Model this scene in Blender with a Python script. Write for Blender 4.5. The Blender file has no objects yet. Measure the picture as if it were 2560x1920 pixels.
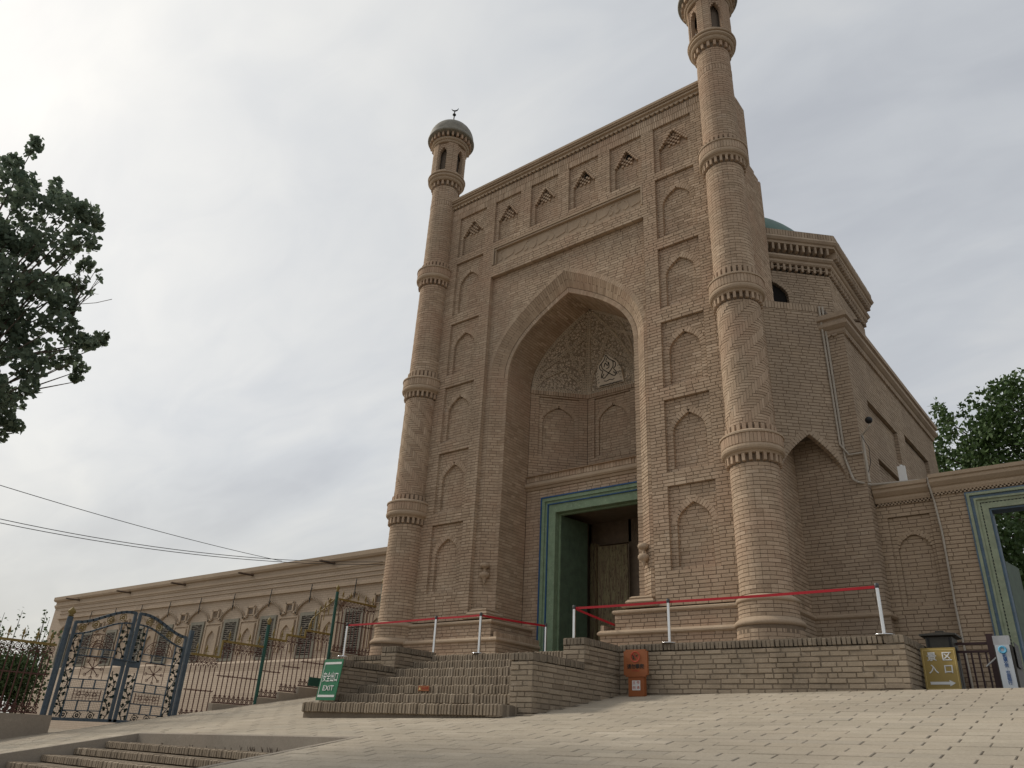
import bpy, math, random
import numpy as np
from mathutils import Matrix, Vector
random.seed(7); np.random.seed(7)
SC = bpy.context.scene
COL = SC.collection
R = math.radians
# ------------------------------------------------------------------ camera
CAM = np.array([9.8383, -13.9848, -1.4781])
CR = np.array([0.79018, 0.61104, 0.04734]); CU = np.array([0.22833, -0.36518, 0.90250]); CF = np.array([-0.56875, 0.70233, 0.42808])
FPX = 1904.8                                   # focal length in pixels of the 2560 wide photograph
cam_d = bpy.data.cameras.new('camera'); cam = bpy.data.objects.new('camera', cam_d); COL.objects.link(cam)
cam_d.sensor_fit = 'HORIZONTAL'; cam_d.sensor_width = 36.0; cam_d.lens = 36.0 * FPX / 2560
cam_d.clip_start = 0.05; cam_d.clip_end = 2000
m = Matrix(((CR[0], CU[0], -CF[0], CAM[0]), (CR[1], CU[1], -CF[1], CAM[1]), (CR[2], CU[2], -CF[2], CAM[2]), (0, 0, 0, 1)))
cam.matrix_world = m
SC.camera = cam
# ------------------------------------------------------------------ light
SUN_AZ, SUN_EL = -100.0, 37.0                   # heading from +Y towards +X, elevation
sd = Vector((math.sin(R(SUN_AZ)) * math.cos(R(SUN_EL)), math.cos(R(SUN_AZ)) * math.cos(R(SUN_EL)), math.sin(R(SUN_EL))))
sun_d = bpy.data.lights.new('sun', 'SUN'); sun_d.energy = 2.1; sun_d.angle = R(10); sun_d.color = (1.0, 0.93, 0.82)
sun = bpy.data.objects.new('sun', sun_d); COL.objects.link(sun)
sun.rotation_euler = sd.to_track_quat('Z', 'Y').to_euler(); sun.location = (-30, 10, 30)
SC.view_settings.view_transform = 'Standard'; SC.view_settings.look = 'None'; SC.view_settings.gamma = 1.0
SC.view_settings.use_curve_mapping = False; SC.view_settings.exposure = 0.1
W = bpy.data.worlds.new('World'); SC.world = W; W.use_nodes = True

def world_nodes():
    nt = W.node_tree; N = nt.nodes; Lk = nt.links; N.clear()
    def mathn(op, a, b=None, c=None, clamp=False):
        n = N.new('ShaderNodeMath'); n.operation = op; n.use_clamp = clamp
        for i, v in enumerate((a, b, c)):
            if v is None: continue
            if isinstance(v, (int, float)): n.inputs[i].default_value = v
            else: Lk.new(v, n.inputs[i])
        return n.outputs[0]
    tc = N.new('ShaderNodeTexCoord')
    sky = N.new('ShaderNodeTexSky'); sky.sky_type = 'NISHITA'; sky.sun_disc = False
    sky.sun_elevation = R(SUN_EL); sky.sun_rotation = R(SUN_AZ); sky.dust_density = 3.0; sky.air_density = 1.0
    skys = N.new('ShaderNodeMixRGB'); skys.blend_type = 'MULTIPLY'; skys.inputs[0].default_value = 1; skys.inputs[2].default_value = (.10, .10, .10, 1)
    Lk.new(sky.outputs[0], skys.inputs[1])
    # thin overcast: streaky cloud seen by direction, flattened so that it thins out overhead
    sep = N.new('ShaderNodeSeparateXYZ'); Lk.new(tc.outputs['Generated'], sep.inputs[0])
    zz = mathn('ADD', mathn('ABSOLUTE', sep.outputs[2]), .25)
    cx = mathn('DIVIDE', sep.outputs[0], zz); cy = mathn('DIVIDE', sep.outputs[1], zz)
    comb = N.new('ShaderNodeCombineXYZ'); Lk.new(cx, comb.inputs[0]); Lk.new(cy, comb.inputs[1])
    mp = N.new('ShaderNodeMapping'); mp.inputs['Rotation'].default_value = (0, 0, R(28)); mp.inputs['Scale'].default_value = (1.0, 2.0, 1.0)
    Lk.new(comb.outputs[0], mp.inputs[0])
    n1 = N.new('ShaderNodeTexNoise'); n1.inputs['Scale'].default_value = 1.1; n1.inputs['Detail'].default_value = 6; n1.inputs['Roughness'].default_value = .5; n1.inputs['Distortion'].default_value = .5
    Lk.new(mp.outputs[0], n1.inputs['Vector'])
    n2 = N.new('ShaderNodeTexNoise'); n2.inputs['Scale'].default_value = 4.4; n2.inputs['Detail'].default_value = 5; n2.inputs['Distortion'].default_value = .9
    Lk.new(mp.outputs[0], n2.inputs['Vector'])
    cl = mathn('ADD', mathn('MULTIPLY', n1.outputs[0], .78), mathn('MULTIPLY', n2.outputs[0], .22))
    rp = N.new('ShaderNodeValToRGB'); Lk.new(cl, rp.inputs[0])
    e = rp.color_ramp.elements
    e[0].position = .36; e[0].color = (.46, .48, .515, 1); e[1].position = .66; e[1].color = (.67, .675, .67, 1)
    x = rp.color_ramp.elements.new(.5); x.color = (.55, .57, .595, 1)
    mix = N.new('ShaderNodeMixRGB'); mix.inputs[0].default_value = .88
    Lk.new(skys.outputs[0], mix.inputs[1]); Lk.new(rp.outputs[0], mix.inputs[2])
    # forward-scatter glow of the veiled sun
    dt = N.new('ShaderNodeVectorMath'); dt.operation = 'DOT_PRODUCT'; dt.inputs[1].default_value = tuple(sd)
    nrm = N.new('ShaderNodeVectorMath'); nrm.operation = 'NORMALIZE'; Lk.new(tc.outputs['Generated'], nrm.inputs[0]); Lk.new(nrm.outputs[0], dt.inputs[0])
    d01 = mathn('MAXIMUM', dt.outputs['Value'], 0.0)
    g1 = mathn('MULTIPLY', mathn('POWER', d01, 3.0), .20); g2 = mathn('MULTIPLY', mathn('POWER', d01, 16.0), .12)
    glow = mathn('ADD', g1, g2)
    gl = N.new('ShaderNodeMixRGB'); gl.blend_type = 'ADD'; gl.inputs[0].default_value = 1
    gc = N.new('ShaderNodeMixRGB'); gc.blend_type = 'MULTIPLY'; gc.inputs[0].default_value = 1; gc.inputs[1].default_value = (1.0, .95, .80, 1)
    cg = N.new('ShaderNodeCombineXYZ')
    for i in range(3): Lk.new(glow, cg.inputs[i])
    Lk.new(cg.outputs[0], gc.inputs[2]); Lk.new(mix.outputs[0], gl.inputs[1]); Lk.new(gc.outputs[0], gl.inputs[2])
    # warm dusty band low over the horizon
    hz = mathn('SUBTRACT', 1.0, mathn('MULTIPLY', mathn('ABSOLUTE', sep.outputs[2]), 2.9), None, True)
    hz = mathn('MULTIPLY', mathn('POWER', hz, 1.4), .85)
    hm = N.new('ShaderNodeMixRGB'); Lk.new(hz, hm.inputs[0]); Lk.new(gl.outputs[0], hm.inputs[1]); hm.inputs[2].default_value = (.60, .585, .53, 1)
    bg = N.new('ShaderNodeBackground'); bg.inputs[1].default_value = 1.0; Lk.new(hm.outputs[0], bg.inputs[0])
    out = N.new('ShaderNodeOutputWorld'); Lk.new(bg.outputs[0], out.inputs[0])
world_nodes()

# ------------------------------------------------------------------ materials
def lin(c):
    return tuple((x / 12.92 if x <= .04045 else ((x + .055) / 1.055) ** 2.4) for x in c)
MAT = {}
def new_mat(name):
    mt = bpy.data.materials.new(name); mt.use_nodes = True
    nt = mt.node_tree; nt.nodes.clear()
    o = nt.nodes.new('ShaderNodeOutputMaterial'); b = nt.nodes.new('ShaderNodeBsdfPrincipled')
    nt.links.new(b.outputs[0], o.inputs[0]); MAT[name] = mt
    return mt, nt, b
def nd(nt, t, **kw):
    n = nt.nodes.new(t)
    for k, v in kw.items():
        if hasattr(n, k): setattr(n, k, v)
        else: n.inputs[k].default_value = v
    return n
def ramp(nt, src, stops):
    r = nt.nodes.new('ShaderNodeValToRGB'); nt.links.new(src, r.inputs[0]); el = r.color_ramp.elements
    while len(el) < len(stops): el.new(.5)
    for e, (p, c) in zip(el, stops): e.position = p; e.color = (*c, 1) if len(c) == 3 else c
    return r.outputs[0]
def mixc(nt, fac, a, b, mode='MIX'):
    n = nt.nodes.new('ShaderNodeMixRGB'); n.blend_type = mode
    for i, v in ((0, fac), (1, a), (2, b)):
        if isinstance(v, (int, float)): n.inputs[i].default_value = v
        elif isinstance(v, tuple): n.inputs[i].default_value = (*v, 1)
        else: nt.links.new(v, n.inputs[i])
    return n.outputs[0]
def pos(nt, scale=1.0, sx=None):
    g = nt.nodes.new('ShaderNodeNewGeometry')
    if sx is None: return g.outputs['Position']
    mp = nt.nodes.new('ShaderNodeMapping'); mp.inputs['Scale'].default_value = sx; nt.links.new(g.outputs['Position'], mp.inputs[0]); return mp.outputs[0]
def noise(nt, vec, scale, detail=4, rough=.55, dist=0):
    n = nt.nodes.new('ShaderNodeTexNoise'); n.inputs['Scale'].default_value = scale; n.inputs['Detail'].default_value = detail
    n.inputs['Roughness'].default_value = rough; n.inputs['Distortion'].default_value = dist
    if vec is not None: nt.links.new(vec, n.inputs['Vector'])
    return n.outputs[0]
def bump(nt, b, h, strength=.3, dist=.01):
    n = nt.nodes.new('ShaderNodeBump'); n.inputs['Strength'].default_value = strength; n.inputs['Distance'].default_value = dist
    nt.links.new(h, n.inputs['Height']); nt.links.new(n.outputs[0], b.inputs['Normal'])
def rnd01(nt):
    g = nt.nodes.new('ShaderNodeNewGeometry'); o = nt.nodes.new('ShaderNodeObjectInfo')
    a = nt.nodes.new('ShaderNodeMath'); a.operation = 'ADD'; nt.links.new(g.outputs['Random Per Island'], a.inputs[0]); nt.links.new(o.outputs['Random'], a.inputs[1])
    f = nt.nodes.new('ShaderNodeMath'); f.operation = 'FRACT'; nt.links.new(a.outputs[0], f.inputs[0]); return f.outputs[0]

def brick_mat(name, cols, stain, stain2=None, eff=.0, rough=.92, red=None, eff_scale=3.0):
    mt, nt, b = new_mat(name)
    n = len(cols); c = ramp(nt, rnd01(nt), [(i / (n - 1), k) for i, k in enumerate(cols)])
    p = pos(nt)
    c = mixc(nt, ramp(nt, noise(nt, p, .55, 6, .65, .6), [(.36, (0, 0, 0)), (.66, (.75, .75, .75))]), c, stain)
    if stain2: c = mixc(nt, ramp(nt, noise(nt, pos(nt, 1, (2.2, 2.2, .35)), 1.0, 4, .6), [(.5, (0, 0, 0)), (.75, (.5, .5, .5))]), c, stain2)
    c = mixc(nt, ramp(nt, noise(nt, pos(nt, 1, (.9, .9, .45)), .42, 5, .6, .8), [(.42, (0, 0, 0)), (.62, (.4, .4, .4))]), c, mixc(nt, .5, c, (.42, .345, .265)))
    if red: c = mixc(nt, ramp(nt, noise(nt, p, .9, 3, .5), [(.45, (0, 0, 0)), (.7, (.6, .6, .6))]), c, red)
    c = mixc(nt, .35, c, ramp(nt, noise(nt, p, 38, 4, .7), [(.25, (.35, .32, .29)), (.75, (1, 1, 1))]), 'MULTIPLY')
    if eff: c = mixc(nt, ramp(nt, noise(nt, pos(nt, 1, (1, 1, 1.6)), eff_scale, 6, .7), [(.60, (0, 0, 0)), (.74, (eff, eff, eff))]), c, (.56, .5, .42))
    nt.links.new(c, b.inputs['Base Color']); b.inputs['Roughness'].default_value = rough; b.inputs['Specular IOR Level'].default_value = .04
    bump(nt, b, noise(nt, p, 55, 5, .65), .55, .006)
    return mt
brick_mat('brick_tan', [(.40, .295, .205), (.58, .44, .317), (.48, .36, .255), (.66, .515, .38), (.52, .39, .28), (.37, .272, .19), (.60, .46, .335), (.46, .343, .242)], (.38, .285, .205), (.62, .495, .365), .35, red=(.48, .325, .23))
brick_mat('brick_hall', [(.42, .325, .235), (.53, .415, .305), (.47, .365, .265), (.57, .455, .34), (.40, .31, .225)], (.35, .275, .21), (.57, .46, .345), .25)
brick_mat('brick_grey', [(.30, .24, .175), (.41, .335, .25), (.35, .285, .21), (.46, .38, .285), (.27, .215, .16)], (.22, .18, .135), (.43, .35, .265), .3)
brick_mat('brick_step', [(.29, .235, .175), (.39, .32, .24), (.33, .27, .20), (.45, .375, .285), (.25, .20, .15)], (.21, .172, .13), (.41, .34, .26), .3)
brick_mat('brick_dark', [(.17, .14, .115), (.24, .2, .165), (.2, .165, .14)], (.15, .125, .105), None, .1)
brick_mat('brick_wing', [(.43, .325, .225), (.50, .385, .275), (.46, .35, .25), (.53, .41, .295)], (.38, .29, .205), (.51, .40, .29), .1)
brick_mat('mortar', [(.20, .148, .104), (.23, .172, .122)], (.165, .124, .09))
brick_mat('mortar_grey', [(.21, .172, .13), (.235, .192, .145)], (.16, .132, .102))
brick_mat('brick_coping', [(.20, .168, .128), (.27, .228, .175), (.235, .195, .15), (.33, .275, .21), (.18, .15, .118)], (.145, .122, .096), (.30, .25, .19), .35)
brick_mat('stone_mould', [(.47, .358, .255), (.53, .41, .295)], (.38, .29, .21), (.57, .455, .335), .35)
brick_mat('paver', [(.43, .375, .292), (.505, .445, .352), (.465, .405, .318), (.54, .475, .38), (.45, .39, .305), (.48, .418, .328), (.42, .375, .305)], (.37, .325, .258), None, .25, .85)
brick_mat('paver_joint', [(.12, .10, .078), (.14, .118, .092)], (.095, .08, .064))
brick_mat('concrete', [(.36, .315, .26), (.38, .335, .275)], (.27, .235, .195), (.31, .27, .225), .25, .9)
brick_mat('plaster_wall', [(.47, .378, .285), (.47, .378, .285)], (.39, .31, .232), (.43, .345, .26), .2)
brick_mat('earth', [(.33, .28, .22), (.36, .305, .24)], (.24, .2, .155), None, .3)

def plain(name, col, rough=.6, metal=0.0, var=.25, vs=6.0, wear=None, spec=.4, bmp=.15):
    mt, nt, b = new_mat(name); p = pos(nt)
    dark = tuple(x * (1 - var) for x in col)
    c = mixc(nt, ramp(nt, noise(nt, p, vs, 5, .65), [(.35, (0, 0, 0)), (.7, (1, 1, 1))]), dark, col)
    if wear: c = mixc(nt, ramp(nt, noise(nt, p, 22, 6, .75), [(.56, (0, 0, 0)), (.66, (1, 1, 1))]), c, wear)
    nt.links.new(c, b.inputs['Base Color']); b.inputs['Roughness'].default_value = rough; b.inputs['Metallic'].default_value = metal
    b.inputs['Specular IOR Level'].default_value = spec
    if bmp: bump(nt, b, noise(nt, p, 60, 4), bmp, .004)
    return mt
plain('paint_green', (.225, .315, .20), .7, var=.25, wear=(.30, .36, .26)); plain('paint_green_pale', (.33, .375, .255), .7, var=.25, wear=(.38, .38, .27))
plain('paint_green_dark', (.10, .148, .098), .6, var=.3); plain('paint_blue', (.03, .10, .24), .6, var=.3); plain('paint_blue_pale', (.12, .185, .255), .6, var=.3, wear=(.2, .23, .24))
plain('post_green', (.012, .085, .062), .45); plain('gold_paint', (.25, .18, .055), .6, .1); plain('iron_red', (.11, .045, .036), .7)
plain('iron_dark', (.022, .026, .026), .6); plain('gate_blue', (.07, .10, .13), .6, var=.3, wear=(.11, .13, .145)); plain('gate_leaf', (.018, .04, .026), .6)
plain('steel', (.72, .72, .72), .22, 1.0, var=.1); plain('steel_head', (.08, .08, .085), .4); plain('belt_red', (.42, .012, .022), .7, var=.1)
plain('orange_paint', (.30, .095, .03), .55, var=.12); plain('sign_brown', (.37, .26, .07), .5, var=.22, vs=2); plain('sign_green', (.006, .15, .06), .45, var=.1)
plain('white_paint', (.72, .72, .70), .6, var=.06); plain('print_white', (.68, .68, .66), .7, var=.03, bmp=0); plain('print_black', (.02, .018, .016), .7, var=.03, bmp=0)
plain('print_red', (.45, .05, .03), .7, var=.03, bmp=0); plain('print_blue', (.03, .09, .25), .7, var=.03, bmp=0); plain('print_sky', (.12, .40, .60), .7, var=.03, bmp=0); plain('gold_line', (.72, .55, .22), .6, var=.05, bmp=0)
plain('bin_metal', (.055, .05, .04), .5, var=.3); plain('rail_maroon', (.05, .018, .018), .5); plain('silver', (.45, .45, .46), .35, .8); plain('ad_face', (.5, .54, .58), .3, var=.08)
plain('cable', (.012, .012, .014), .6); plain('pipe', (.47, .42, .35), .5, var=.2); plain('black', (.008, .008, .009), .5)
plain('bark', (.12, .09, .065), .9, var=.5, vs=14); plain('dome_green', (.07, .155, .12), .55, var=.35, vs=2.5, wear=(.12, .19, .15)); plain('dome_small', (.27, .25, .205), .7, var=.35, wear=(.25, .235, .19))
plain('void', (.012, .010, .009), 1.0, bmp=0); plain('room', (.22, .165, .12), .95); plain('lattice', (.17, .15, .12), .8, var=.3); plain('win_frame', (.21, .195, .15), .7, var=.3)
plain('vault_cream', (.66, .55, .42), .9, var=.3, vs=12); plain('script_panel', (.68, .58, .46), .9, var=.15, vs=8); plain('gutter_wood', (.19, .135, .095), .8)

def carved(name):
    mt, nt, b = new_mat(name); p = pos(nt)
    v = nt.nodes.new('ShaderNodeTexVoronoi'); v.feature = 'F1'; v.inputs['Scale'].default_value = 13; v.inputs['Randomness'].default_value = .7; nt.links.new(p, v.inputs['Vector'])
    k = (.70, .585, .45); d = (.17, .13, .095)
    c = ramp(nt, v.outputs['Distance'], [(.0, k), (.10, k), (.16, d), (.24, d), (.29, k), (.37, k), (.43, d)])
    v2 = nt.nodes.new('ShaderNodeTexVoronoi'); v2.feature = 'DISTANCE_TO_EDGE'; v2.inputs['Scale'].default_value = 27; nt.links.new(p, v2.inputs['Vector'])
    c = mixc(nt, ramp(nt, v2.outputs['Distance'], [(.03, (.8, .8, .8)), (.10, (0, 0, 0))]), c, k)
    nt.links.new(c, b.inputs['Base Color']); b.inputs['Roughness'].default_value = .95
    bump(nt, b, c, .6, .02)
carved('carved_plaster')

def old_wood():
    mt, nt, b = new_mat('old_wood'); p = pos(nt, 1, (9, 9, .9))
    c = ramp(nt, noise(nt, p, 3.0, 6, .7, .6), [(.3, (.08, .055, .035)), (.46, (.21, .15, .09)), (.56, (.25, .22, .115)), (.72, (.33, .28, .17))])
    c = mixc(nt, ramp(nt, noise(nt, pos(nt, 1, (30, 30, 7)), 1.2, 5, .7), [(.55, (0, 0, 0)), (.63, (1, 1, 1))]), c, (.06, .035, .022))
    nt.links.new(c, b.inputs['Base Color']); b.inputs['Roughness'].default_value = .85; bump(nt, b, noise(nt, p, 5, 5), .5, .01)
old_wood()
def far_brick(name, a, c2, mort, scale=1.0):
    mt, nt, b = new_mat(name)
    g = nt.nodes.new('ShaderNodeNewGeometry'); s = nt.nodes.new('ShaderNodeSeparateXYZ'); nt.links.new(g.outputs['Position'], s.inputs[0])
    ad = nt.nodes.new('ShaderNodeMath'); ad.operation = 'ADD'; nt.links.new(s.outputs[0], ad.inputs[0]); nt.links.new(s.outputs[1], ad.inputs[1])
    cb = nt.nodes.new('ShaderNodeCombineXYZ'); nt.links.new(ad.outputs[0], cb.inputs[0]); nt.links.new(s.outputs[2], cb.inputs[1])
    br = nt.nodes.new('ShaderNodeTexBrick'); nt.links.new(cb.outputs[0], br.inputs['Vector'])
    br.inputs['Scale'].default_value = 1; br.inputs['Brick Width'].default_value = .25 * scale; br.inputs['Row Height'].default_value = .075 * scale; br.inputs['Mortar Size'].default_value = .009
    br.inputs['Color1'].default_value = (*a, 1); br.inputs['Color2'].default_value = (*c2, 1); br.inputs['Mortar'].default_value = (*mort, 1)
    p = pos(nt)
    c = mixc(nt, ramp(nt, noise(nt, p, .7, 5, .6), [(.35, (0, 0, 0)), (.7, (.6, .6, .6))]), br.outputs['Color'], tuple(x * .8 for x in a))
    zt = ramp(nt, s.outputs[2], [(0, (1, 1, 1)), (1, (1, 1, 1))])
    nt.links.new(c, b.inputs['Base Color']); b.inputs['Roughness'].default_value = .95; bump(nt, b, br.outputs['Fac'], .3, -.008)
far_brick('brick_far', (.44, .35, .262), (.49, .395, .30), (.33, .26, .195))
def leaf_mat(name, cols, trans=.35):
    mt, nt, b = new_mat(name)
    c = ramp(nt, rnd01(nt), [(i / (len(cols) - 1), k) for i, k in enumerate(cols)])
    nt.links.new(c, b.inputs['Base Color']); b.inputs['Roughness'].default_value = .6; b.inputs['Specular IOR Level'].default_value = .25
    tr = nt.nodes.new('ShaderNodeBsdfTranslucent'); nt.links.new(c, tr.inputs[0]); mx = nt.nodes.new('ShaderNodeMixShader'); mx.inputs[0].default_value = trans
    o = [n for n in nt.nodes if n.type == 'OUTPUT_MATERIAL'][0]
    nt.links.new(b.outputs[0], mx.inputs[1]); nt.links.new(tr.outputs[0], mx.inputs[2]); nt.links.new(mx.outputs[0], o.inputs[0])
leaf_mat('leaf_near', [(.10, .145, .105), (.14, .185, .125), (.17, .215, .145), (.12, .16, .115)], .42)
leaf_mat('leaf_tree', [(.038, .07, .022), (.06, .105, .032), (.085, .135, .045), (.05, .085, .028)], .25)
leaf_mat('leaf_hedge', [(.05, .075, .03), (.08, .12, .045), (.10, .15, .06)], .25)
# ------------------------------------------------------------------ helpers
def V(*a): return np.array(a, float)
class MB:
    def __init__(s): s.v = []; s.f = []; s.n = 0
    def add(s, vs, fs):
        vs = np.asarray(vs, float).reshape(-1, 3); s.v.append(vs); s.f += [tuple(i + s.n for i in f) for f in fs]; s.n += len(vs)
    def obox(s, o, U, W_, N):
        o, U, W_, N = map(np.asarray, (o, U, W_, N)); s.add([o, o + U, o + U + W_, o + W_, o + N, o + U + N, o + U + W_ + N, o + W_ + N], [(0, 3, 2, 1), (4, 5, 6, 7), (0, 1, 5, 4), (1, 2, 6, 5), (2, 3, 7, 6), (3, 0, 4, 7)])
    def box(s, x0, x1, y0, y1, z0, z1): s.obox(V(x0, y0, z0), V(x1 - x0, 0, 0), V(0, y1 - y0, 0), V(0, 0, z1 - z0))
    def quad(s, a, b, c, d): s.add([a, b, c, d], [(0, 1, 2, 3)])
    def poly(s, pts): s.add(pts, [tuple(range(len(pts)))])
    def prism(s, pts, N):
        pts = np.asarray(pts, float); n = len(pts); N = np.asarray(N, float)
        s.add(np.vstack([pts, pts + N]), [tuple(range(n))[::-1], tuple(range(n, 2 * n))] + [(i, (i + 1) % n, n + (i + 1) % n, n + i) for i in range(n)])
    def lathe(s, prof, c=(0, 0), seg=32, a0=0, a1=2 * math.pi):
        full = abs(a1 - a0 - 2 * math.pi) < 1e-6; k = seg if full else seg + 1; n = len(prof)
        vs = [(c[0] + r * math.cos(a0 + (a1 - a0) * i / seg), c[1] + r * math.sin(a0 + (a1 - a0) * i / seg), z) for i in range(k) for r, z in prof]
        fs = [(i * n + j, ((i + 1) % k) * n + j, ((i + 1) % k) * n + j + 1, i * n + j + 1) for i in range(seg) for j in range(n - 1)]
        s.add(vs, fs)
    def tube(s, path, r, seg=6, cap=True):
        P = [np.asarray(p, float) for p in path]; n = len(P); rr = r if hasattr(r, '__len__') else [r] * n; vs = []
        prev = None
        for i in range(n):
            t = P[min(i + 1, n - 1)] - P[max(i - 1, 0)]; t = t / (np.linalg.norm(t) + 1e-9)
            a = V(0, 0, 1) if abs(t[2]) < .9 else V(1, 0, 0)
            if prev is not None: a = prev
            b1 = a - t * (a @ t); b1 /= np.linalg.norm(b1) + 1e-9; b2 = np.cross(t, b1); prev = b1
            for k in range(seg):
                q = 2 * math.pi * k / seg; vs.append(P[i] + rr[i] * (b1 * math.cos(q) + b2 * math.sin(q)))
        fs = [(i * seg + k, i * seg + (k + 1) % seg, (i + 1) * seg + (k + 1) % seg, (i + 1) * seg + k) for i in range(n - 1) for k in range(seg)]
        if cap: fs += [tuple(range(seg))[::-1], tuple(range((n - 1) * seg, n * seg))]
        s.add(vs, fs)
    def sphere(s, c, r, seg=10, rings=6, sz=1.0):
        s.lathe([(max(1e-4, r * math.sin(math.pi * i / rings)), c[2] + r * sz * -math.cos(math.pi * i / rings)) for i in range(rings + 1)], (c[0], c[1]), seg)
    def mould(s, path, prof, closed=False):
        # path: plan polyline with the outside on its right hand; prof: (out, z) from bottom to top
        P = [np.asarray(p, float)[:2] for p in path]; n = len(P); offs = []
        def nr(a, b):
            d = b - a; d /= np.linalg.norm(d); return V(d[1], -d[0])
        for i in range(n):
            if closed: n1, n2 = nr(P[i - 1], P[i]), nr(P[i], P[(i + 1) % n])
            else: n1 = nr(P[i - 1], P[i]) if i else nr(P[0], P[1]); n2 = nr(P[i], P[i + 1]) if i < n - 1 else n1
            mm = n1 + n2; offs.append(mm / max(.2, (mm @ n1)))
        m_ = len(prof); vs = []
        for i in range(n):
            for o, z in prof: q = P[i] + offs[i] * o; vs.append((q[0], q[1], z))
        seg = n if closed else n - 1
        fs = [(i * m_ + j, ((i + 1) % n) * m_ + j, ((i + 1) % n) * m_ + j + 1, i * m_ + j + 1) for i in range(seg) for j in range(m_ - 1)]
        if not closed: fs += [tuple(range(m_))[::-1], tuple(range((n - 1) * m_, n * m_))]
        s.add(vs, fs)
    def mesh(s, name):
        me = bpy.data.meshes.new(name); me.from_pydata(np.vstack(s.v).tolist() if s.v else [], [], s.f); me.update(); return me
def link(name, data, mat=None, parent=None, kind=None, smooth=False, label=None):
    o = bpy.data.objects.new(name, data); COL.objects.link(o)
    if mat and data is not None and hasattr(data, 'materials') and not data.materials: data.materials.append(MAT[mat])
    if parent is not None:
        o.parent = parent; o.matrix_parent_inverse = WM(parent).inverted()
    if kind: o['kind'] = kind
    if label: o['label'] = label
    if smooth and hasattr(data, 'polygons'): data.polygons.foreach_set('use_smooth', [True] * len(data.polygons))
    return o
def WM(o):
    m_ = Matrix.LocRotScale(o.location, o.rotation_euler, o.scale) if o.type == 'EMPTY' else Matrix.Identity(4)
    return m_
def part(name, mb, mat, parent, **k): return link(name, mb.mesh(name), mat, parent, **k)
def thing(name, label, cat, loc=(0, 0, 0), group=None, rot=(0, 0, 0)):
    o = bpy.data.objects.new(name, None); COL.objects.link(o); o.location = loc; o.rotation_euler = rot; o.empty_display_size = .2
    o['label'] = label; o['category'] = cat
    if group: o['group'] = group
    return o
def tag(o, label, cat, group=None):
    o['label'] = label; o['category'] = cat
    if group: o['group'] = group
    return o
def struct(name, mb, mat): return link(name, mb.mesh(name), mat, None, 'structure')
def text(name, body, mat, parent, size, origin, U, N, align='CENTER', ext=.001, bold=0.0):
    # flat print: baseline along U, facing N
    cu = bpy.data.curves.new(name, 'FONT'); cu.body = body; cu.size = size; cu.align_x = align; cu.align_y = 'CENTER'; cu.extrude = ext; cu.offset = 0.0; cu.bevel_depth = bold; cu.bevel_resolution = 0
    cu.materials.append(MAT[mat]); o = bpy.data.objects.new(name, cu); COL.objects.link(o)
    U = Vector(U).normalized(); N = Vector(N).normalized(); Y = N.cross(U)
    M_ = Matrix(((U.x, Y.x, N.x, origin[0]), (U.y, Y.y, N.y, origin[1]), (U.z, Y.z, N.z, origin[2]), (0, 0, 0, 1)))
    o.parent = parent
    if parent.type == 'EMPTY': o.matrix_parent_inverse = WM(parent).inverted()
    o.matrix_basis = M_
    return o
# ---- bricks: every brick is a unit template under an affine matrix; the largest in view become objects, the rest one mesh
def t_box(cu=.02, cv=.05, cn=.08):
    v = [(0, 0, 0), (1, 0, 0), (1, 1, 0), (0, 1, 0), (0, 0, 1 - cn), (1, 0, 1 - cn), (1, 1, 1 - cn), (0, 1, 1 - cn), (cu, cv, 1), (1 - cu, cv, 1), (1 - cu, 1 - cv, 1), (cu, 1 - cv, 1)]
    f = [(0, 1, 5, 4), (1, 2, 6, 5), (2, 3, 7, 6), (3, 0, 4, 7), (4, 5, 9, 8), (5, 6, 10, 9), (6, 7, 11, 10), (7, 4, 8, 11), (8, 9, 10, 11)]
    return np.array(v, float), f
def t_arc(ang, inner=.88, k=3):
    v = []; f = []
    for i in range(k + 1):
        a = -ang / 2 + ang * i / k
        for r in (inner, 1.0):
            for z in (0, 1): v.append((r * math.cos(a), r * math.sin(a), z))
    for i in range(k):
        b = i * 4; c = b + 4
        f += [(b + 2, c + 2, c + 3, b + 3), (b + 1, b + 3, c + 3, c + 1), (b, c, c + 2, b + 2)]
    f += [(0, 2, 3, 1), (4 * k, 4 * k + 1, 4 * k + 3, 4 * k + 2)]
    return np.array(v, float), f
TPL = {'box': t_box(), 'rough': t_box(.035, .09, .12), 'paver': t_box(.012, .022, .12), 'a30': t_arc(R(29.0)), 'a15': t_arc(R(14.2), k=2), 'a75': t_arc(R(6.9), k=1)}
TPL_ME = {}
def tpl_mesh(key, mat):
    k = (key, mat)
    if k not in TPL_ME:
        v, f = TPL[key]; me = bpy.data.meshes.new('brick_' + key); me.from_pydata(v.tolist(), [], f); me.materials.append(MAT[mat]); TPL_ME[k] = me
    return TPL_ME[k]
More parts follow.
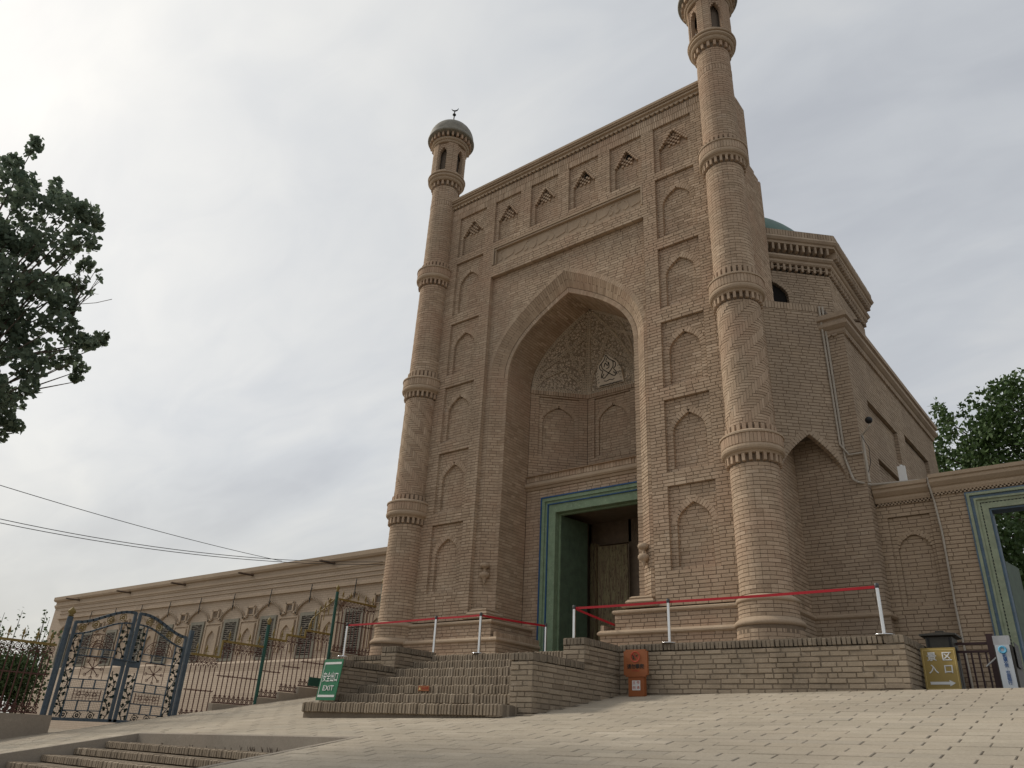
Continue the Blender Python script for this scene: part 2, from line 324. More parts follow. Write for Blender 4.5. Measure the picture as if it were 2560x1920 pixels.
class Bricks:
    def __init__(s): s.m = []; s.t = []; s.solo = []
    def put(s, o, U, W_, N, t='box', solo=True):
        U, W_, N, o = (np.asarray(q, float) for q in (U, W_, N, o))
        if np.dot(np.cross(U, W_), N) < 0: o = o + U; U = -U
        M_ = np.eye(4); M_[:3, 0] = U; M_[:3, 1] = W_; M_[:3, 2] = N; M_[:3, 3] = o
        s.m.append(M_); s.t.append(t); s.solo.append(solo)
    def arc(s, ang, r, z, h, t):
        c, q = math.cos(ang), math.sin(ang)
        s.m.append(np.array([[c * r, -q * r, 0, 0], [q * r, c * r, 0, 0], [0, 0, h, z], [0, 0, 0, 1]])); s.t.append(t); s.solo.append(True)
    def finish(s, thing_, mat, world=None, limit=300, name='brick', rest='brickwork', flt=None):
        M_ = np.array(s.m); n = len(M_); Wm = np.array(world) if world is not None else np.eye(4)
        WMx = Wm @ M_
        cen = np.empty((n, 3)); nor = np.empty((n, 3)); area = np.empty(n)
        for i in range(n):
            q = WMx[i]
            if s.t[i][0] == 'a':
                nn = q[:3, 0] / np.linalg.norm(q[:3, 0]); cen[i] = q[:3, 3] + q[:3, 0] + q[:3, 2] * .5; nor[i] = nn
                area[i] = np.linalg.norm(q[:3, 0]) * {'a30': .5, 'a15': .25, 'a75': .12}[s.t[i]] * np.linalg.norm(q[:3, 2])
            else:
                cen[i] = q[:3, 3] + .5 * q[:3, 0] + .5 * q[:3, 1] + q[:3, 2]; nn = np.cross(q[:3, 0], q[:3, 1]); area[i] = np.linalg.norm(nn); nor[i] = nn / (area[i] + 1e-12)
        d = cen - CAM; dist = np.linalg.norm(d, axis=1); w = d @ CF
        u = 1280 + FPX * (d @ CR) / np.maximum(w, .1); v = 960 - FPX * (d @ CU) / np.maximum(w, .1)
        cosv = -(d * nor).sum(1) / dist
        sc = np.where((w > .3) & (u > 15) & (u < 2545) & (v > 15) & (v < 1905) & (cosv > .05) & np.array(s.solo), area * np.maximum(cosv, 0) / dist ** 2, 0)
        if flt is not None: sc = sc * np.array([1.0 if flt(c, a, b) else 0.0 for c, a, b in zip(cen, u, v)])
        order = np.argsort(-sc)[:limit]; order = [i for i in order if sc[i] > 0]; pick = np.zeros(n, bool); pick[order] = True
        inv = WM(thing_).inverted() if world is None else Matrix.Identity(4)
        for i in order:
            o = bpy.data.objects.new(name, tpl_mesh(s.t[i], mat)); COL.objects.link(o); o.parent = thing_; o.matrix_parent_inverse = inv; o.matrix_basis = Matrix(M_[i].tolist())
        vs = []; fs = []; off = 0
        for key in set(s.t):
            idx = [i for i in range(n) if s.t[i] == key and not pick[i]]
            if not idx: continue
            tv, tf = TPL[key]; mm = M_[idx]
            pv = np.einsum('nij,kj->nki', mm[:, :3, :3], tv) + mm[:, None, :3, 3]
            vs.append(pv.reshape(-1, 3)); tf_ = np.array(tf); k = len(tv)
            ff = (tf_[None] + (np.arange(len(idx)) * k)[:, None, None] + off).reshape(-1, 4); fs.append(ff); off += len(idx) * k
        if vs:
            vs = np.vstack(vs); fs = np.vstack(fs); me = bpy.data.meshes.new(rest); me.vertices.add(len(vs)); me.vertices.foreach_set('co', vs.ravel().astype(np.float32))
            me.loops.add(fs.size); me.loops.foreach_set('vertex_index', fs.ravel().astype(np.int32)); me.polygons.add(len(fs)); me.polygons.foreach_set('loop_start', (np.arange(len(fs)) * 4).astype(np.int32))
            me.polygons.foreach_set('use_smooth', np.zeros(len(fs), bool)); me.update(calc_edges=True); me.validate(); me.materials.append(MAT[mat])
            o = bpy.data.objects.new(rest, me); COL.objects.link(o); o.parent = thing_; o.matrix_parent_inverse = inv; o['kind'] = 'stuff'
COURSE = .076; JT = .010
def lay(bs, mo, O, Ud, N, z0, z1, fn, depth=.06, lens=(.262, .262, .262, .152), course=COURSE, t='box', jit=.0025, back=.008, cut=True, joint=JT):
    O, Ud, N = map(np.asarray, (O, Ud, N)); k0 = math.floor(z0 / course + 1e-6); k1 = math.ceil(z1 / course - 1e-6)
    for k in range(k0, k1):
        za, zb = max(k * course, z0), min((k + 1) * course, z1)
        if zb - za < .02: continue
        for a, b in fn(za, zb):
            if b - a < .015: continue
            if mo is not None:
                p = O - N * back; mo.quad(p + Ud * a + V(0, 0, za), p + Ud * b + V(0, 0, za), p + Ud * b + V(0, 0, zb), p + Ud * a + V(0, 0, zb))
            x = a; first = True
            while x < b - .012:
                Ln = random.choice(lens) * random.uniform(.97, 1.03)
                if first and k % 2: Ln *= .5
                first = False
                if b - (x + Ln) < .07: Ln = b - x
                j = random.uniform(-jit, jit); jz = random.uniform(-jit, jit) * .5
                bs.put(O + Ud * (x + joint * .5) - N * depth + V(0, 0, za + joint * .5 + jz), Ud * (Ln - joint), V(0, 0, zb - za - joint), N * (depth + j), t)
                x += Ln
def soldiers(bs, mo, O, Ud, N, z0, z1, a, b, wd=.075, depth=.06, t='box', jit=.003, proud=0, back=.012, joint=JT, rag=0):
    O, Ud, N = map(np.asarray, (O, Ud, N)); n = max(1, round((b - a) / wd)); w = (b - a) / n
    if mo is not None:
        p = O - N * back; mo.quad(p + Ud * a + V(0, 0, z0), p + Ud * b + V(0, 0, z0), p + Ud * b + V(0, 0, z1), p + Ud * a + V(0, 0, z1))
    for i in range(n):
        j = random.uniform(-jit, jit); r0 = random.uniform(0, rag); r1 = random.uniform(0, rag); s_ = random.uniform(-.3, .3) * joint
        bs.put(O + Ud * (a + i * w + joint * .5 + s_) - N * depth + V(0, 0, z0 + joint * .3 + r0 * .3), Ud * (w - joint), V(0, 0, z1 - z0 - joint * .6 - r1), N * (depth + proud + j), t)
def arch_curve(w, zs, za, n=40, k=(.42, .64, .70)):
    h = za - zs; P = [V(w, zs), V(w, zs + k[0] * h), V(k[1] * w, zs + k[2] * h), V(0, za)]; t = np.linspace(0, 1, n)[:, None]
    return (1 - t) ** 3 * P[0] + 3 * (1 - t) ** 2 * t * P[1] + 3 * (1 - t) * t ** 2 * P[2] + t ** 3 * P[3]
class Arch:
    def __init__(s, w, zs, za, zb, **k): s.w, s.zs, s.za, s.zb = w, zs, za, zb; s.c = arch_curve(w, zs, za, **k)
    def hw(s, z):
        if z <= s.zs: return s.w
        if z >= s.za: return 0.0
        return float(np.interp(z, s.c[:, 1], s.c[:, 0]))
    def resample(s, step):
        c = s.c; d = np.r_[0, np.cumsum(np.hypot(*np.diff(c, axis=0).T))]; n = max(2, round(d[-1] / step)); q = np.linspace(0, d[-1], n + 1)
        return np.stack([np.interp(q, d, c[:, 0]), np.interp(q, d, c[:, 1])], 1)
def ring(bs, O, Ud, N, arch, u0, thick, step=.07, depth=.07, proud=.004, solo=False):
    O, Ud, N = map(np.asarray, (O, Ud, N)); p = arch.resample(step)
    for sgn in (1, -1):
        for i in range(len(p) - 1):
            a, b = p[i], p[i + 1]; tg = b - a; L = np.hypot(*tg); tg /= L; nr = V(tg[1], -tg[0])
            if nr[0] < 0 and abs(nr[0]) > .05: nr = -nr
            if nr[1] < 0: nr = -nr
            A = O + Ud * (u0 + sgn * a[0]) + V(0, 0, a[1]); T3 = Ud * (sgn * tg[0]) + V(0, 0, tg[1]); N3 = Ud * (sgn * nr[0]) + V(0, 0, nr[1])
            bs.put(A + T3 * .004 - N * depth, T3 * (L - .009), N3 * thick, N * (depth + proud), 'box', solo)
def sub(iv, holes):
    for h0, h1 in holes:
        out = []
        for a, b in iv:
            if h1 <= a or h0 >= b: out.append((a, b)); continue
            if h0 > a: out.append((a, h0))
            if h1 < b: out.append((h1, b))
        iv = out
    return iv
# ------------------------------------------------------------------ ground
def gz(x, y):
    yy = min(y, -1.15) if x > -5.9 else min(y, 2.6)
    return -.57 + .175 * (max(yy, -21.0) + 1.15) + .02 * (max(min(x, 14), -9) - 2.9)
def build_ground():
    xs = [-500, -120, -60, -30, -15, -8.0]; mb = MB()
    # paved ramp base sheet (joint colour) with the sunken stair cut out of it
    X = [-8.0, -7, PX0, -3, -1, PX1, 3, 5, 7.2, 9, 11, 14, 40, 500]; Y = [-500, -60, -30, -21, -16, -13, -12.4, PY0, -8, PY1, -5.0, -4, -3, -2, -1.15, .5, 2.6, 8, 30, 200, 500]
    idx = {}
    vs = []
    for i, x in enumerate(X):
        for j, y in enumerate(Y): idx[i, j] = len(vs); vs.append((x, y, gz(x, y) - .002))
    fs = []
    for i in range(len(X) - 1):
        for j in range(len(Y) - 1):
            if X[i] >= PX0 - 1e-6 and X[i + 1] <= PX1 + 1e-6 and Y[j] >= PY0 - 1e-6 and Y[j + 1] <= PY1 + 1e-6: continue
            fs.append((idx[i, j], idx[i + 1, j], idx[i + 1, j + 1], idx[i, j + 1]))
    mb.add(vs, fs); g = struct('paved_ground', mb, 'paver_joint')
    mb = MB(); zc = -1.74
    X = [-500, -100, -40, -20, -8.0]; Y = [-500, -60, -20, -8, 0, 3.5, 30, 500]
    for i in range(len(X) - 1):
        for j in range(len(Y) - 1): mb.quad((X[i], Y[j], zc), (X[i + 1], Y[j], zc), (X[i + 1], Y[j + 1], zc), (X[i], Y[j + 1], zc))
    struct('courtyard_ground', mb, 'earth')
    # pavers, running bond with rows parallel to the facade
    bs = Bricks(); Wd, Ln = .20, .52; nrm = np.array([-.02, -.175, 1.0]); nrm /= np.linalg.norm(nrm)
    y = -12.4; row = 0
    while y < 2.4:
        x = -7.98 + (row % 2) * Ln * .5 - Ln + random.uniform(-.03, .03)
        y1 = y + Wd
        while x < 12.6:
            x1 = x + Ln; cxm, cym = (x + x1) / 2, (y + y1) / 2
            a, b = max(x, -7.98), x1; ok = b - a > .05
            if cym > -1.3 and cxm > -5.9 and not (7.25 < cxm < 12.4 and cym < -1.17): ok = False
            if -5.9 < cxm < 7.2 and cym > -1.25: ok = False
            if -2.95 < cxm < 2.2 and cym > -4.1: ok = False
            if PX0 - .16 < cxm < PX1 + .16 and cym < PY1 + .14 and cym > PY0:
                # trim at the rim of the sunken stair
                if PX0 - .12 < b and a < PX0 - .12 and cxm < PX0: b = min(b, PX0 - .12)
                elif a < PX1 + .12 and b > PX1 + .12: a = max(a, PX1 + .12)
                else: ok = False
                ok = ok and b - a > .04
            elif a < PX0 - .12 < b and PY0 < cym < PY1 + .1: b = PX0 - .12
            if ok:
                d = CAM[:2] - np.array([cxm, cym])
                if (np.array([cxm, cym]) - CAM[:2]) @ CF[:2] > -.5 or d @ d < 9:
                    g3 = random.choice((.003, .004, .005, .008)); h = random.uniform(-.004, .003)
                    gy = random.uniform(.006, .011); o = V(a + g3, y + gy, gz(a, y) - .045); U = V(b - a - 2 * g3, 0, gz(b, y) - gz(a, y)); Wv = V(0, Wd - 2 * gy, gz(a, y1) - gz(a, y))
                    bs.put(o, U, Wv, nrm * (.05 + h), 'paver')
            x = x1
        y = y1; row += 1
    bs.finish(g, 'paver', None, 300, 'paving_slab', 'paving')
PX0, PX1, PY0, PY1 = -4.55, 1.05, -12.0, -6.25
build_ground()
def sunken_steps():
    t = thing('sunken_steps', 'sunken brick steps cut into the paving in the foreground, concrete rim around them', 'steps', (-1.7, -6.8, -2.2))
    mb = MB()
    def gp(x, y, d=0): return V(x, y, gz(x, y) + d)
    rim = MB()
    # concrete lip around the opening: left, far and right side, flush strip 4 mm over the paving
    for (xa, ya, xb, yb, ox, oy) in ((PX0, PY0, PX0, PY1, -.12, 0), (PX1, PY0, PX1, PY1, .12, 0), (PX0 - .12, PY1, PX1 + .12, PY1, 0, .12)):
        n = 6
        for i in range(n):
            p = [(xa + (xb - xa) * q, ya + (yb - ya) * q) for q in (i / n, (i + 1) / n)]
            a, b = p; rim.obox(gp(*a, -1.6), gp(*b) - gp(*a), V(ox, oy, gz(a[0] + ox, a[1] + oy) - gz(*a)), V(0, 0, 1.612))
    part('rim', rim, 'concrete', t)
    bs = Bricks(); bed = MB()
    z = -1.745; y = -6.80; hh = .112; tr = .495
    bed.box(PX0 + .006, PX1 - .006, y + .05, PY1 - .006, z - 2, z)
    for k in range(13):
        zt = z - k * hh; yf = y - k * tr
        bed.box(PX0 + .006, PX1 - .006, yf - tr + .05, yf + .05, zt - hh - 1.5, zt - hh)
        soldiers(bs, None, V(0, yf, 0), V(1, 0, 0), V(0, -1, 0), zt - hh + .004, zt + .012, PX0 + .01, PX1 - .01, wd=.062, depth=.2, t='rough', jit=.008, joint=.015, rag=.01)
        bed.box(PX0 + .006, PX1 - .006, yf + .05, yf + tr - .01, zt - hh, zt - .004)
    part('tread', bed, 'mortar_grey', t)
    bs.finish(t, 'brick_step', None, 300)
    # weeds at the foot of the far wall
    wd = MB()
    for cx in np.r_[np.random.uniform(-3.9, .4, 16), np.random.normal(-1.1, .16, 5), np.random.normal(-.6, .12, 4)]:
        for q in range(7):
            a = random.uniform(0, 6.28); l = random.uniform(.03, .08) * (1.0 if -1.4 < cx < -.4 else .4); b0 = V(cx, PY1 - .05, z); b1 = b0 + V(math.cos(a) * l * .5, -abs(math.sin(a)) * l * .4, l)
            s_ = V(.003, .002, 0); wd.quad(b0 - s_, b0 + s_, b1 + s_ * .4, b1 - s_ * .4)
    w = part('weeds', wd, 'bark', t, kind='stuff')
sunken_steps()
# ------------------------------------------------------------------ gatehouse
ZT = [13.42, 11.67, 9.58, 7.56, 5.57, 3.575]; ZB = [11.90, 9.88, 7.88, 5.87, 3.87, 1.83]
XI, XO = 2.846, 3.90
gh = thing('mosque_gatehouse', 'tall brown brick mosque gatehouse with pointed portal arch and niche columns', 'gatehouse', (0, 0.5, .22))
GB = Bricks(); GM = MB()
X_, Y_, Z_ = V(1, 0, 0), V(0, 1, 0), V(0, 0, 1)
FN = V(0, -1, 0)
ARC_O = Arch(2.33, 7.5, 10.08, 0); ARC_M = Arch(2.05, 7.5, 9.68, 0); ARC_I = Arch(1.93, 7.5, 9.53, 0)
niches = []
for i in range(1, 6):
    for sg in (-1, 1): niches.append((sg * (XI + XO) / 2, (XO - XI) / 2, ZB[i], ZT[i], 0))
top_n = [(-(XI + XO) / 2, (XO - XI) / 2), (-2.0, .48), (-.665, .475), (.665, .475), (2.0, .48), ((XI + XO) / 2, (XO - XI) / 2)]
for c, h in top_n: niches.append((c, h, ZB[0], ZT[0], 1))
def facade_fn(za, zb):
    zm = (za + zb) / 2; iv = [(-4.5, 4.5)]; ho = []
    for c, h, b, t_, kd in niches:
        if b < zm < t_: ho.append((c - h, c + h))
    if zm < 10.72: ho.append((-2.475, 2.475))
    if 11.13 < zm < 11.74: ho.append((-2.47, 2.47))
    return sub(iv, ho)
lay(GB, GM, V(0, 0, 0), X_, FN, 1.12, 13.42, facade_fn, .13)
soldiers(GB, GM, V(0, 0, 0), X_, FN, 13.42, 13.64, -4.5, 4.5, .064, .1); soldiers(GB, GM, V(0, 0, 0), X_, FN, 13.64, 13.86, -4.468, 4.468, .064, .1)
def ex(ar, z): return .04 if z > ar.zs else 0.0
holes = MB(); hole2 = MB()
for ni, (c, h, b, t_, kd) in enumerate(niches):
    if kd == 0:
        ar = Arch(h - .15, t_ - .82, t_ - .38, b + .05)
        lay(GB, GM, V(c, .07, 0), X_, FN, b - .02, t_ + .05, lambda za, zb, ar=ar, h=h: sub([(-h - .05, h + .05)], [(-ar.hw((za + zb) / 2) - ex(ar, za), ar.hw((za + zb) / 2) + ex(ar, za))] if ar.zb < (za + zb) / 2 < ar.za + .03 else []), .12)
        ring(GB, V(c, .07, 0), X_, FN, ar, 0, .135, .066, .09)
        lay(GB, GM, V(c, .14, 0), X_, FN, b, t_ - .3, lambda za, zb, ar=ar: [(-ar.hw((za + zb) / 2) - .06, ar.hw((za + zb) / 2) + .06)] if (za + zb) / 2 < ar.za else [], .05)
    else:
        w0 = h - .13; zs = t_ - .72; za0 = t_ - .22; st = COURSE * .9; nst = int((za0 - zs) / st)
        def hwid(z, w0=w0, zs=zs, st=st, nst=nst): return w0 if z < zs else w0 * max(0, 1 - (math.floor((z - zs) / st) + .6) / (nst + .6))
        lay(GB, GM, V(c, .06, 0), X_, FN, b - .02, t_ + .05, lambda za, zb, h=h, b=b, za0=za0, hwid=hwid: sub([(-h - .05, h + .05)], [(-hwid((za + zb) / 2), hwid((za + zb) / 2))] if b + .05 < (za + zb) / 2 < za0 else []), .12)
        lay(GB, GM, V(c, .13, 0), X_, FN, b, zs + .02, lambda za, zb, w0=w0: [(-w0 - .05, w0 + .05)], .05)
        # corbelled brick ends in a diamond lattice over the deep head of the niche
        holes.quad(V(c - w0, .165, zs), V(c + w0, .165, zs), V(c + w0, .165, za0 + .05), V(c - w0, .165, za0 + .05))
        holes.box(c - w0 - .02, c + w0 + .02, .13, .26, zs - .02, zs)
        q = .066; k = ni - 10; gone = {1: 0, 2: 0, 3: 9, 4: 6}.get(k, 0)
        if k in (1, 2, 3, 4): rr = {1: .05, 2: .06, 3: .12, 4: .12}[k]; hole2.prism([V(c + .05 + rr * math.cos(a), .163, zs + .3 + rr * 1.05 * math.sin(a)) for a in np.linspace(0, 6.28, 9)[:-1]], V(0, -.004, 0))
        for r_i in range(9):
            for c_i in range(-6, 7):
                if (r_i + c_i) % 2: continue
                xx = c_i * q; zz = zs - .02 + r_i * q * .92
                if abs(xx) + q * .5 > hwid(zz + .03) + .04 or zz > za0: continue
                dd = math.hypot(xx - .05, zz - (zs + .33))
                if k in (1, 2, 3, 4) and dd < {1: .07, 2: .08, 3: .14, 4: .14}[k] and (c_i >= -1): continue
                if r_i < 5 and abs(c_i) < 3 or r_i >= 3: GB.put(V(c + xx - q * .46, .18, zz), X_ * q * .92, Z_ * q * .88, FN * (.06 + .035 * (r_i < 5)), 'box', False)
        for sg in (-1, 1):
            for s_ in range(nst): GB.put(V(c + sg * hwid(zs + (s_ + .2) * st) - .03, .13, zs + s_ * st), X_ * .06, Z_ * st * .9, FN * .09, 'box', False)
part('niche_hollow', holes, 'brick_tan', gh, kind='stuff'); part('niche_hole', hole2, 'void', gh, kind='stuff')
# recessed field of the portal and its arch
YR = .13
lay(GB, GM, V(0, YR, 0), X_, FN, 1.12, 10.75, lambda za, zb: sub([(-2.5, 2.5)], [(-ARC_O.hw((za + zb) / 2) - ex(ARC_O, za), ARC_O.hw((za + zb) / 2) + ex(ARC_O, za))] if (za + zb) / 2 < 10.08 else []), .12)
ring(GB, V(0, YR, 0), X_, FN, ARC_O, 0, .13, .07, .1)
for sg in (-1, 1):
    # narrow strip beside the splay, splay, inner strip, deep reveal
    A_, B_ = V(sg * 2.33, YR, 0), V(sg * 2.05, .35, 0)
    if sg > 0: O1, U1 = B_, (A_ - B_)
    else: O1, U1 = A_, (B_ - A_)
    L1 = np.linalg.norm(U1); U1 = U1 / L1; N1 = np.cross(U1, Z_)
    lay(GB, GM, O1, U1, N1, 1.12, 7.5, lambda za, zb, L1=L1: [(0, L1)], .08, (.262, .18))
    lay(GB, GM, V(0, .35, 0), X_, FN, 1.12, 7.5, lambda za, zb, sg=sg: [tuple(sorted((sg * 1.93, sg * 2.07)))], .06)
    O2, U2 = (V(sg * 1.93, 1.41, 0), V(0, -1, 0)) if sg > 0 else (V(sg * 1.93, .35, 0), V(0, 1, 0))
    lay(GB, GM, O2, U2, np.cross(U2, Z_), .8, 7.5, lambda za, zb: [(0, 1.06)], .08)
# arch: splayed soffit of soldiers, inner ring, deep soffit
def loft(c0, y0, c1, y1, step, split=1, mortar=True):
    p0 = c0; p1 = c1
    for sg in (-1, 1):
        for i in range(len(p0) - 1):
            a0 = V(sg * p0[i][0], y0, p0[i][1]); a1 = V(sg * p0[i + 1][0], y0, p0[i + 1][1]); b0 = V(sg * p1[i][0], y1, p1[i][1]); b1 = V(sg * p1[i + 1][0], y1, p1[i + 1][1])
            U = a1 - a0; Wv = b0 - a0; nn = np.cross(U, Wv); nn /= np.linalg.norm(nn)
            if nn[2] > 0: nn = -nn
            if mortar: GM.quad(a0 - nn * .012, a1 - nn * .012, b1 - nn * .012, b0 - nn * .012)
            ofs = (i % 2) * .5 / split
            cuts = sorted(set([0, 1] + [q / split + ofs for q in range(split + 1) if 0 < q / split + ofs < 1]))
            for s0, s1 in zip(cuts[:-1], cuts[1:]):
                g = .006 / max(.01, np.linalg.norm(Wv)); j = random.uniform(-.003, .003)
                GB.put(a0 + Wv * (s0 + g) + U * .07 - nn * .06, U * .86, Wv * (s1 - s0 - 2 * g), nn * (.06 + j), 'box', False)
def rs(A, n):
    c = A.c; d = np.r_[0, np.cumsum(np.hypot(*np.diff(c, axis=0).T))]; q = np.linspace(0, d[-1], n + 1); return np.stack([np.interp(q, d, c[:, 0]), np.interp(q, d, c[:, 1])], 1)
loft(rs(ARC_O, 50), YR, rs(ARC_M, 50), .35, .07, 1)
for i in range(48):
    a, b = rs(ARC_M, 48), rs(ARC_I, 48)
    for sg in (-1, 1):
        p = [V(sg * a[i][0], .35, a[i][1]), V(sg * a[i + 1][0], .35, a[i + 1][1]), V(sg * b[i][0], .35, b[i][1])]
        GB.put(p[0] + V(0, .06, 0), (p[1] - p[0]) * .88, (p[2] - p[0]), FN * .06, 'box', False)
loft(rs(ARC_I, 46), .35, rs(ARC_I, 46), 1.41, .08, 4)
# inscription panel over the portal
pm = MB(); pm.box(-2.47, 2.47, .10, .16, 11.13, 11.74); part('inscription_panel', pm, 'stone_mould', gh)
fr = MB()
fr.box(-2.47, 2.47, -.005, .1, 11.70, 11.74); fr.box(-2.47, -2.43, -.005, .1, 11.13, 11.70); fr.box(2.43, 2.47, -.005, .1, 11.13, 11.70); fr.box(-2.43, 2.43, .02, .1, 11.64, 11.685); fr.box(-2.39, -2.36, .02, .1, 11.13, 11.64)
part('panel_frame', fr, 'brick_wing', gh)
sc = MB()
rg = random.Random(3)
x = -2.28
while x < 2.25:                                   # flowing relief script of the frieze, weathered and unreadable
    k = rg.choice('abcde'); h0 = 11.22
    if k == 'a': pts = [(0, .36), (.02, .2), (.0, .06)]; w = .07
    elif k == 'b': pts = [(.16, .3), (.05, .32), (.02, .2), (.12, .14), (.1, .05), (-.02, .03)]; w = .2
    elif k == 'c': pts = [(.0, .08), (.1, .02), (.2, .08), (.22, .3)]; w = .27
    elif k == 'd': pts = [(.02, .34), (.14, .26), (.2, .12), (.08, .02), (0, .08)]; w = .24
    else: pts = [(0, .04), (.3, .1), (.34, .22)]; w = .36
    q = np.array(pts); t_ = np.linspace(0, len(pts) - 1, 12); px = np.interp(t_, range(len(pts)), q[:, 0]); pz = np.interp(t_, range(len(pts)), q[:, 1])
    px = np.convolve(np.r_[px[0], px, px[-1]], [.25, .5, .25], 'valid'); pz = np.convolve(np.r_[pz[0], pz, pz[-1]], [.25, .5, .25], 'valid')
    sc.tube([V(x + a, .098, h0 + b * 1.1) for a, b in zip(px, pz)], .017, 5); x += w
part('relief_script', sc, 'stone_mould', gh)
# cornice with scallops
co = MB()
co.mould([(-4.42, 0), (4.42, 0)], [(.0, 13.92), (.03, 13.92), (.045, 13.97), (.10, 13.99), (.105, 14.03), (.06, 14.045), (.06, 14.07), (.12, 14.08), (.125, 14.12), (.15, 14.125), (.15, 14.2), (0, 14.21)])
part('cornice', co, 'stone_mould', gh)
sl = MB()
for i in range(62):
    x0 = -4.34 + i * .14; sl.prism([V(x0 + .07 + .062 * math.cos(a), .02, 13.93 - .062 * math.sin(a)) for a in np.linspace(0, math.pi, 7)], V(0, -.075, 0))
part('scallop_band', sl, 'stone_mould', gh, kind='stuff')
rf = MB(); rf.box(-4.6, 4.6, .01, 1.35, 13.86, 14.19); part('roof_slab', rf, 'brick_dark', gh)
# plinth with two mouldings wrapping into the passage
for sg in (-1, 1):
    def ud(x0, x1): return (sg * x0, sg * x1) if sg > 0 else (sg * x1, sg * x0)
    lay(GB, GM, V(0, -.27, 0), X_, FN, .2, .60, lambda za, zb: [ud(1.35, 4.4)], .1); lay(GB, GM, V(0, -.14, 0), X_, FN, .70, 1.02, lambda za, zb: [ud(1.62, 4.45)], .1)
    O3, U3 = (V(1.35, 1.41, 0), V(0, -1, 0)) if sg > 0 else (V(-1.35, -.27, 0), V(0, 1, 0))
    lay(GB, GM, O3, U3, np.cross(U3, Z_), .2, .60, lambda za, zb: [(0, 1.68)], .08)
    soldiers(GB, GM, O3, U3, np.cross(U3, Z_), .60, .80, .0, 1.66, .07, .08)
    O3, U3 = (V(1.62, 1.41, 0), V(0, -1, 0)) if sg > 0 else (V(-1.62, -.14, 0), V(0, 1, 0))
    lay(GB, GM, O3, U3, np.cross(U3, Z_), .80, 1.04, lambda za, zb: [(0, 1.55)], .08)
    mo = MB()
    def mp(off_x, yy): return [(sg * off_x, 1.40), (sg * off_x, yy), (sg * 4.4, yy)] if sg < 0 else [(sg * 4.4, yy), (sg * off_x, yy), (sg * off_x, 1.40)]
    P1 = mp(1.35, -.27)[::-1]
    P2 = mp(1.62, -.14)[::-1]
    mo.mould(P1, [(-.02, .585), (.02, .59), (.045, .615), (.045, .645), (.02, .67), (.0, .69), (-.16, .705)]); mo.mould(P2, [(-.02, 1.01), (.02, 1.015), (.04, 1.04), (.04, 1.07), (.02, 1.09), (-.2, 1.13)])
    part('base_moulding', mo, 'stone_mould', gh)
    py = MB()
    for k, (hw, z0, z1) in enumerate(((.34, 1.13, 1.22), (.28, 1.22, 1.31), (.22, 1.31, 1.38))): py.mould([(2.15 * sg - hw, .24 - hw), (2.15 * sg + hw, .24 - hw), (2.15 * sg + hw, .24 + hw), (2.15 * sg - hw, .24 + hw)], [(-.05, z0), (.03, z0 + .01), (.045, z0 + .035), (.0, z1), (-.2, z1 + .03)], True)
    part('pedestal', py, 'stone_mould', gh)
    ur = MB(); ux, uy = sg * 2.155, .16
    ur.lathe([(.001, 1.93), (.02, 2.0), (.05, 2.08), (.05, 2.1), (.1, 2.13), (.125, 2.18), (.12, 2.22), (.08, 2.255), (.03, 2.27), (.04, 2.31), (.03, 2.33), (.06, 2.35), (.12, 2.38), (.125, 2.42), (.11, 2.46), (.08, 2.475), (.001, 2.48)], (ux, uy), 18)
    part('urn_ornament', ur, 'stone_mould', gh, smooth=True)
# door wall, lintel ledge
lay(GB, GM, V(0, 1.41, 0), X_, FN, .22, 4.66, lambda za, zb: sub([(-1.93, 1.93)], [(-1.42, 1.94)] if (za + zb) / 2 < 4.32 else []), .1)
lg = MB(); lg.mould([(-1.92, 1.41), (1.92, 1.41)], [(-.02, 4.56), (.03, 4.565), (.05, 4.60), (.05, 4.625), (.09, 4.63), (.12, 4.67), (.12, 4.71), (.09, 4.74), (.05, 4.745), (.05, 4.78), (-.05, 4.79)])
part('lintel_moulding', lg, 'stone_mould', gh)
soldiers(GB, GM, V(0, 1.36, 0), X_, FN, 4.785, 4.95, -1.92, 1.92, .085, .2)
led = MB(); led.prism([V(-1.92, 1.3, 4.93), V(1.92, 1.3, 4.93), V(1.92, 1.42, 4.93), V(.8, 2.6, 4.93), V(-.8, 2.6, 4.93), V(-1.92, 1.42, 4.93)], V(0, 0, .014)); part('ledge', led, 'brick_tan', gh)
# apse walls above the door
apse = [(V(-1.93, 1.41, 0), V(-.78, 2.55, 0)), (V(-.78, 2.55, 0), V(.78, 2.55, 0)), (V(.78, 2.55, 0), V(1.93, 1.41, 0))]
for A_, B_ in apse:
    L1 = np.linalg.norm(B_ - A_); U1 = (B_ - A_) / L1; N1 = np.cross(U1, Z_); c = L1 / 2; h = .56
    ar = Arch(h - .12, 6.66, 7.1, 5.68)
    lay(GB, GM, A_, U1, N1, 4.94, 7.42, lambda za, zb, L1=L1, c=c, h=h: sub([(0, L1)], [(c - h, c + h)] if 5.63 < (za + zb) / 2 < 7.37 else []), .1)
    lay(GB, GM, A_ - N1 * .045, U1, N1, 5.6, 7.4, lambda za, zb, c=c, h=h, ar=ar: sub([(c - h - .03, c + h + .03)], [(c - ar.hw((za + zb) / 2) - ex(ar, za), c + ar.hw((za + zb) / 2) + ex(ar, za))] if 5.68 < (za + zb) / 2 < 7.12 else []), .08)
    ring(GB, A_ - N1 * .045, U1, N1, ar, c, .12, .066, .07)
    lay(GB, GM, A_ - N1 * .09, U1, N1, 5.6, 7.15, lambda za, zb, c=c, ar=ar: [(c - ar.hw((za + zb) / 2) - .05, c + ar.hw((za + zb) / 2) + .05)] if (za + zb) / 2 < 7.1 else [], .05)
    soldiers(GB, GM, A_, U1, N1, 7.42, 7.56, 0, L1, .07, .1, proud=.03)
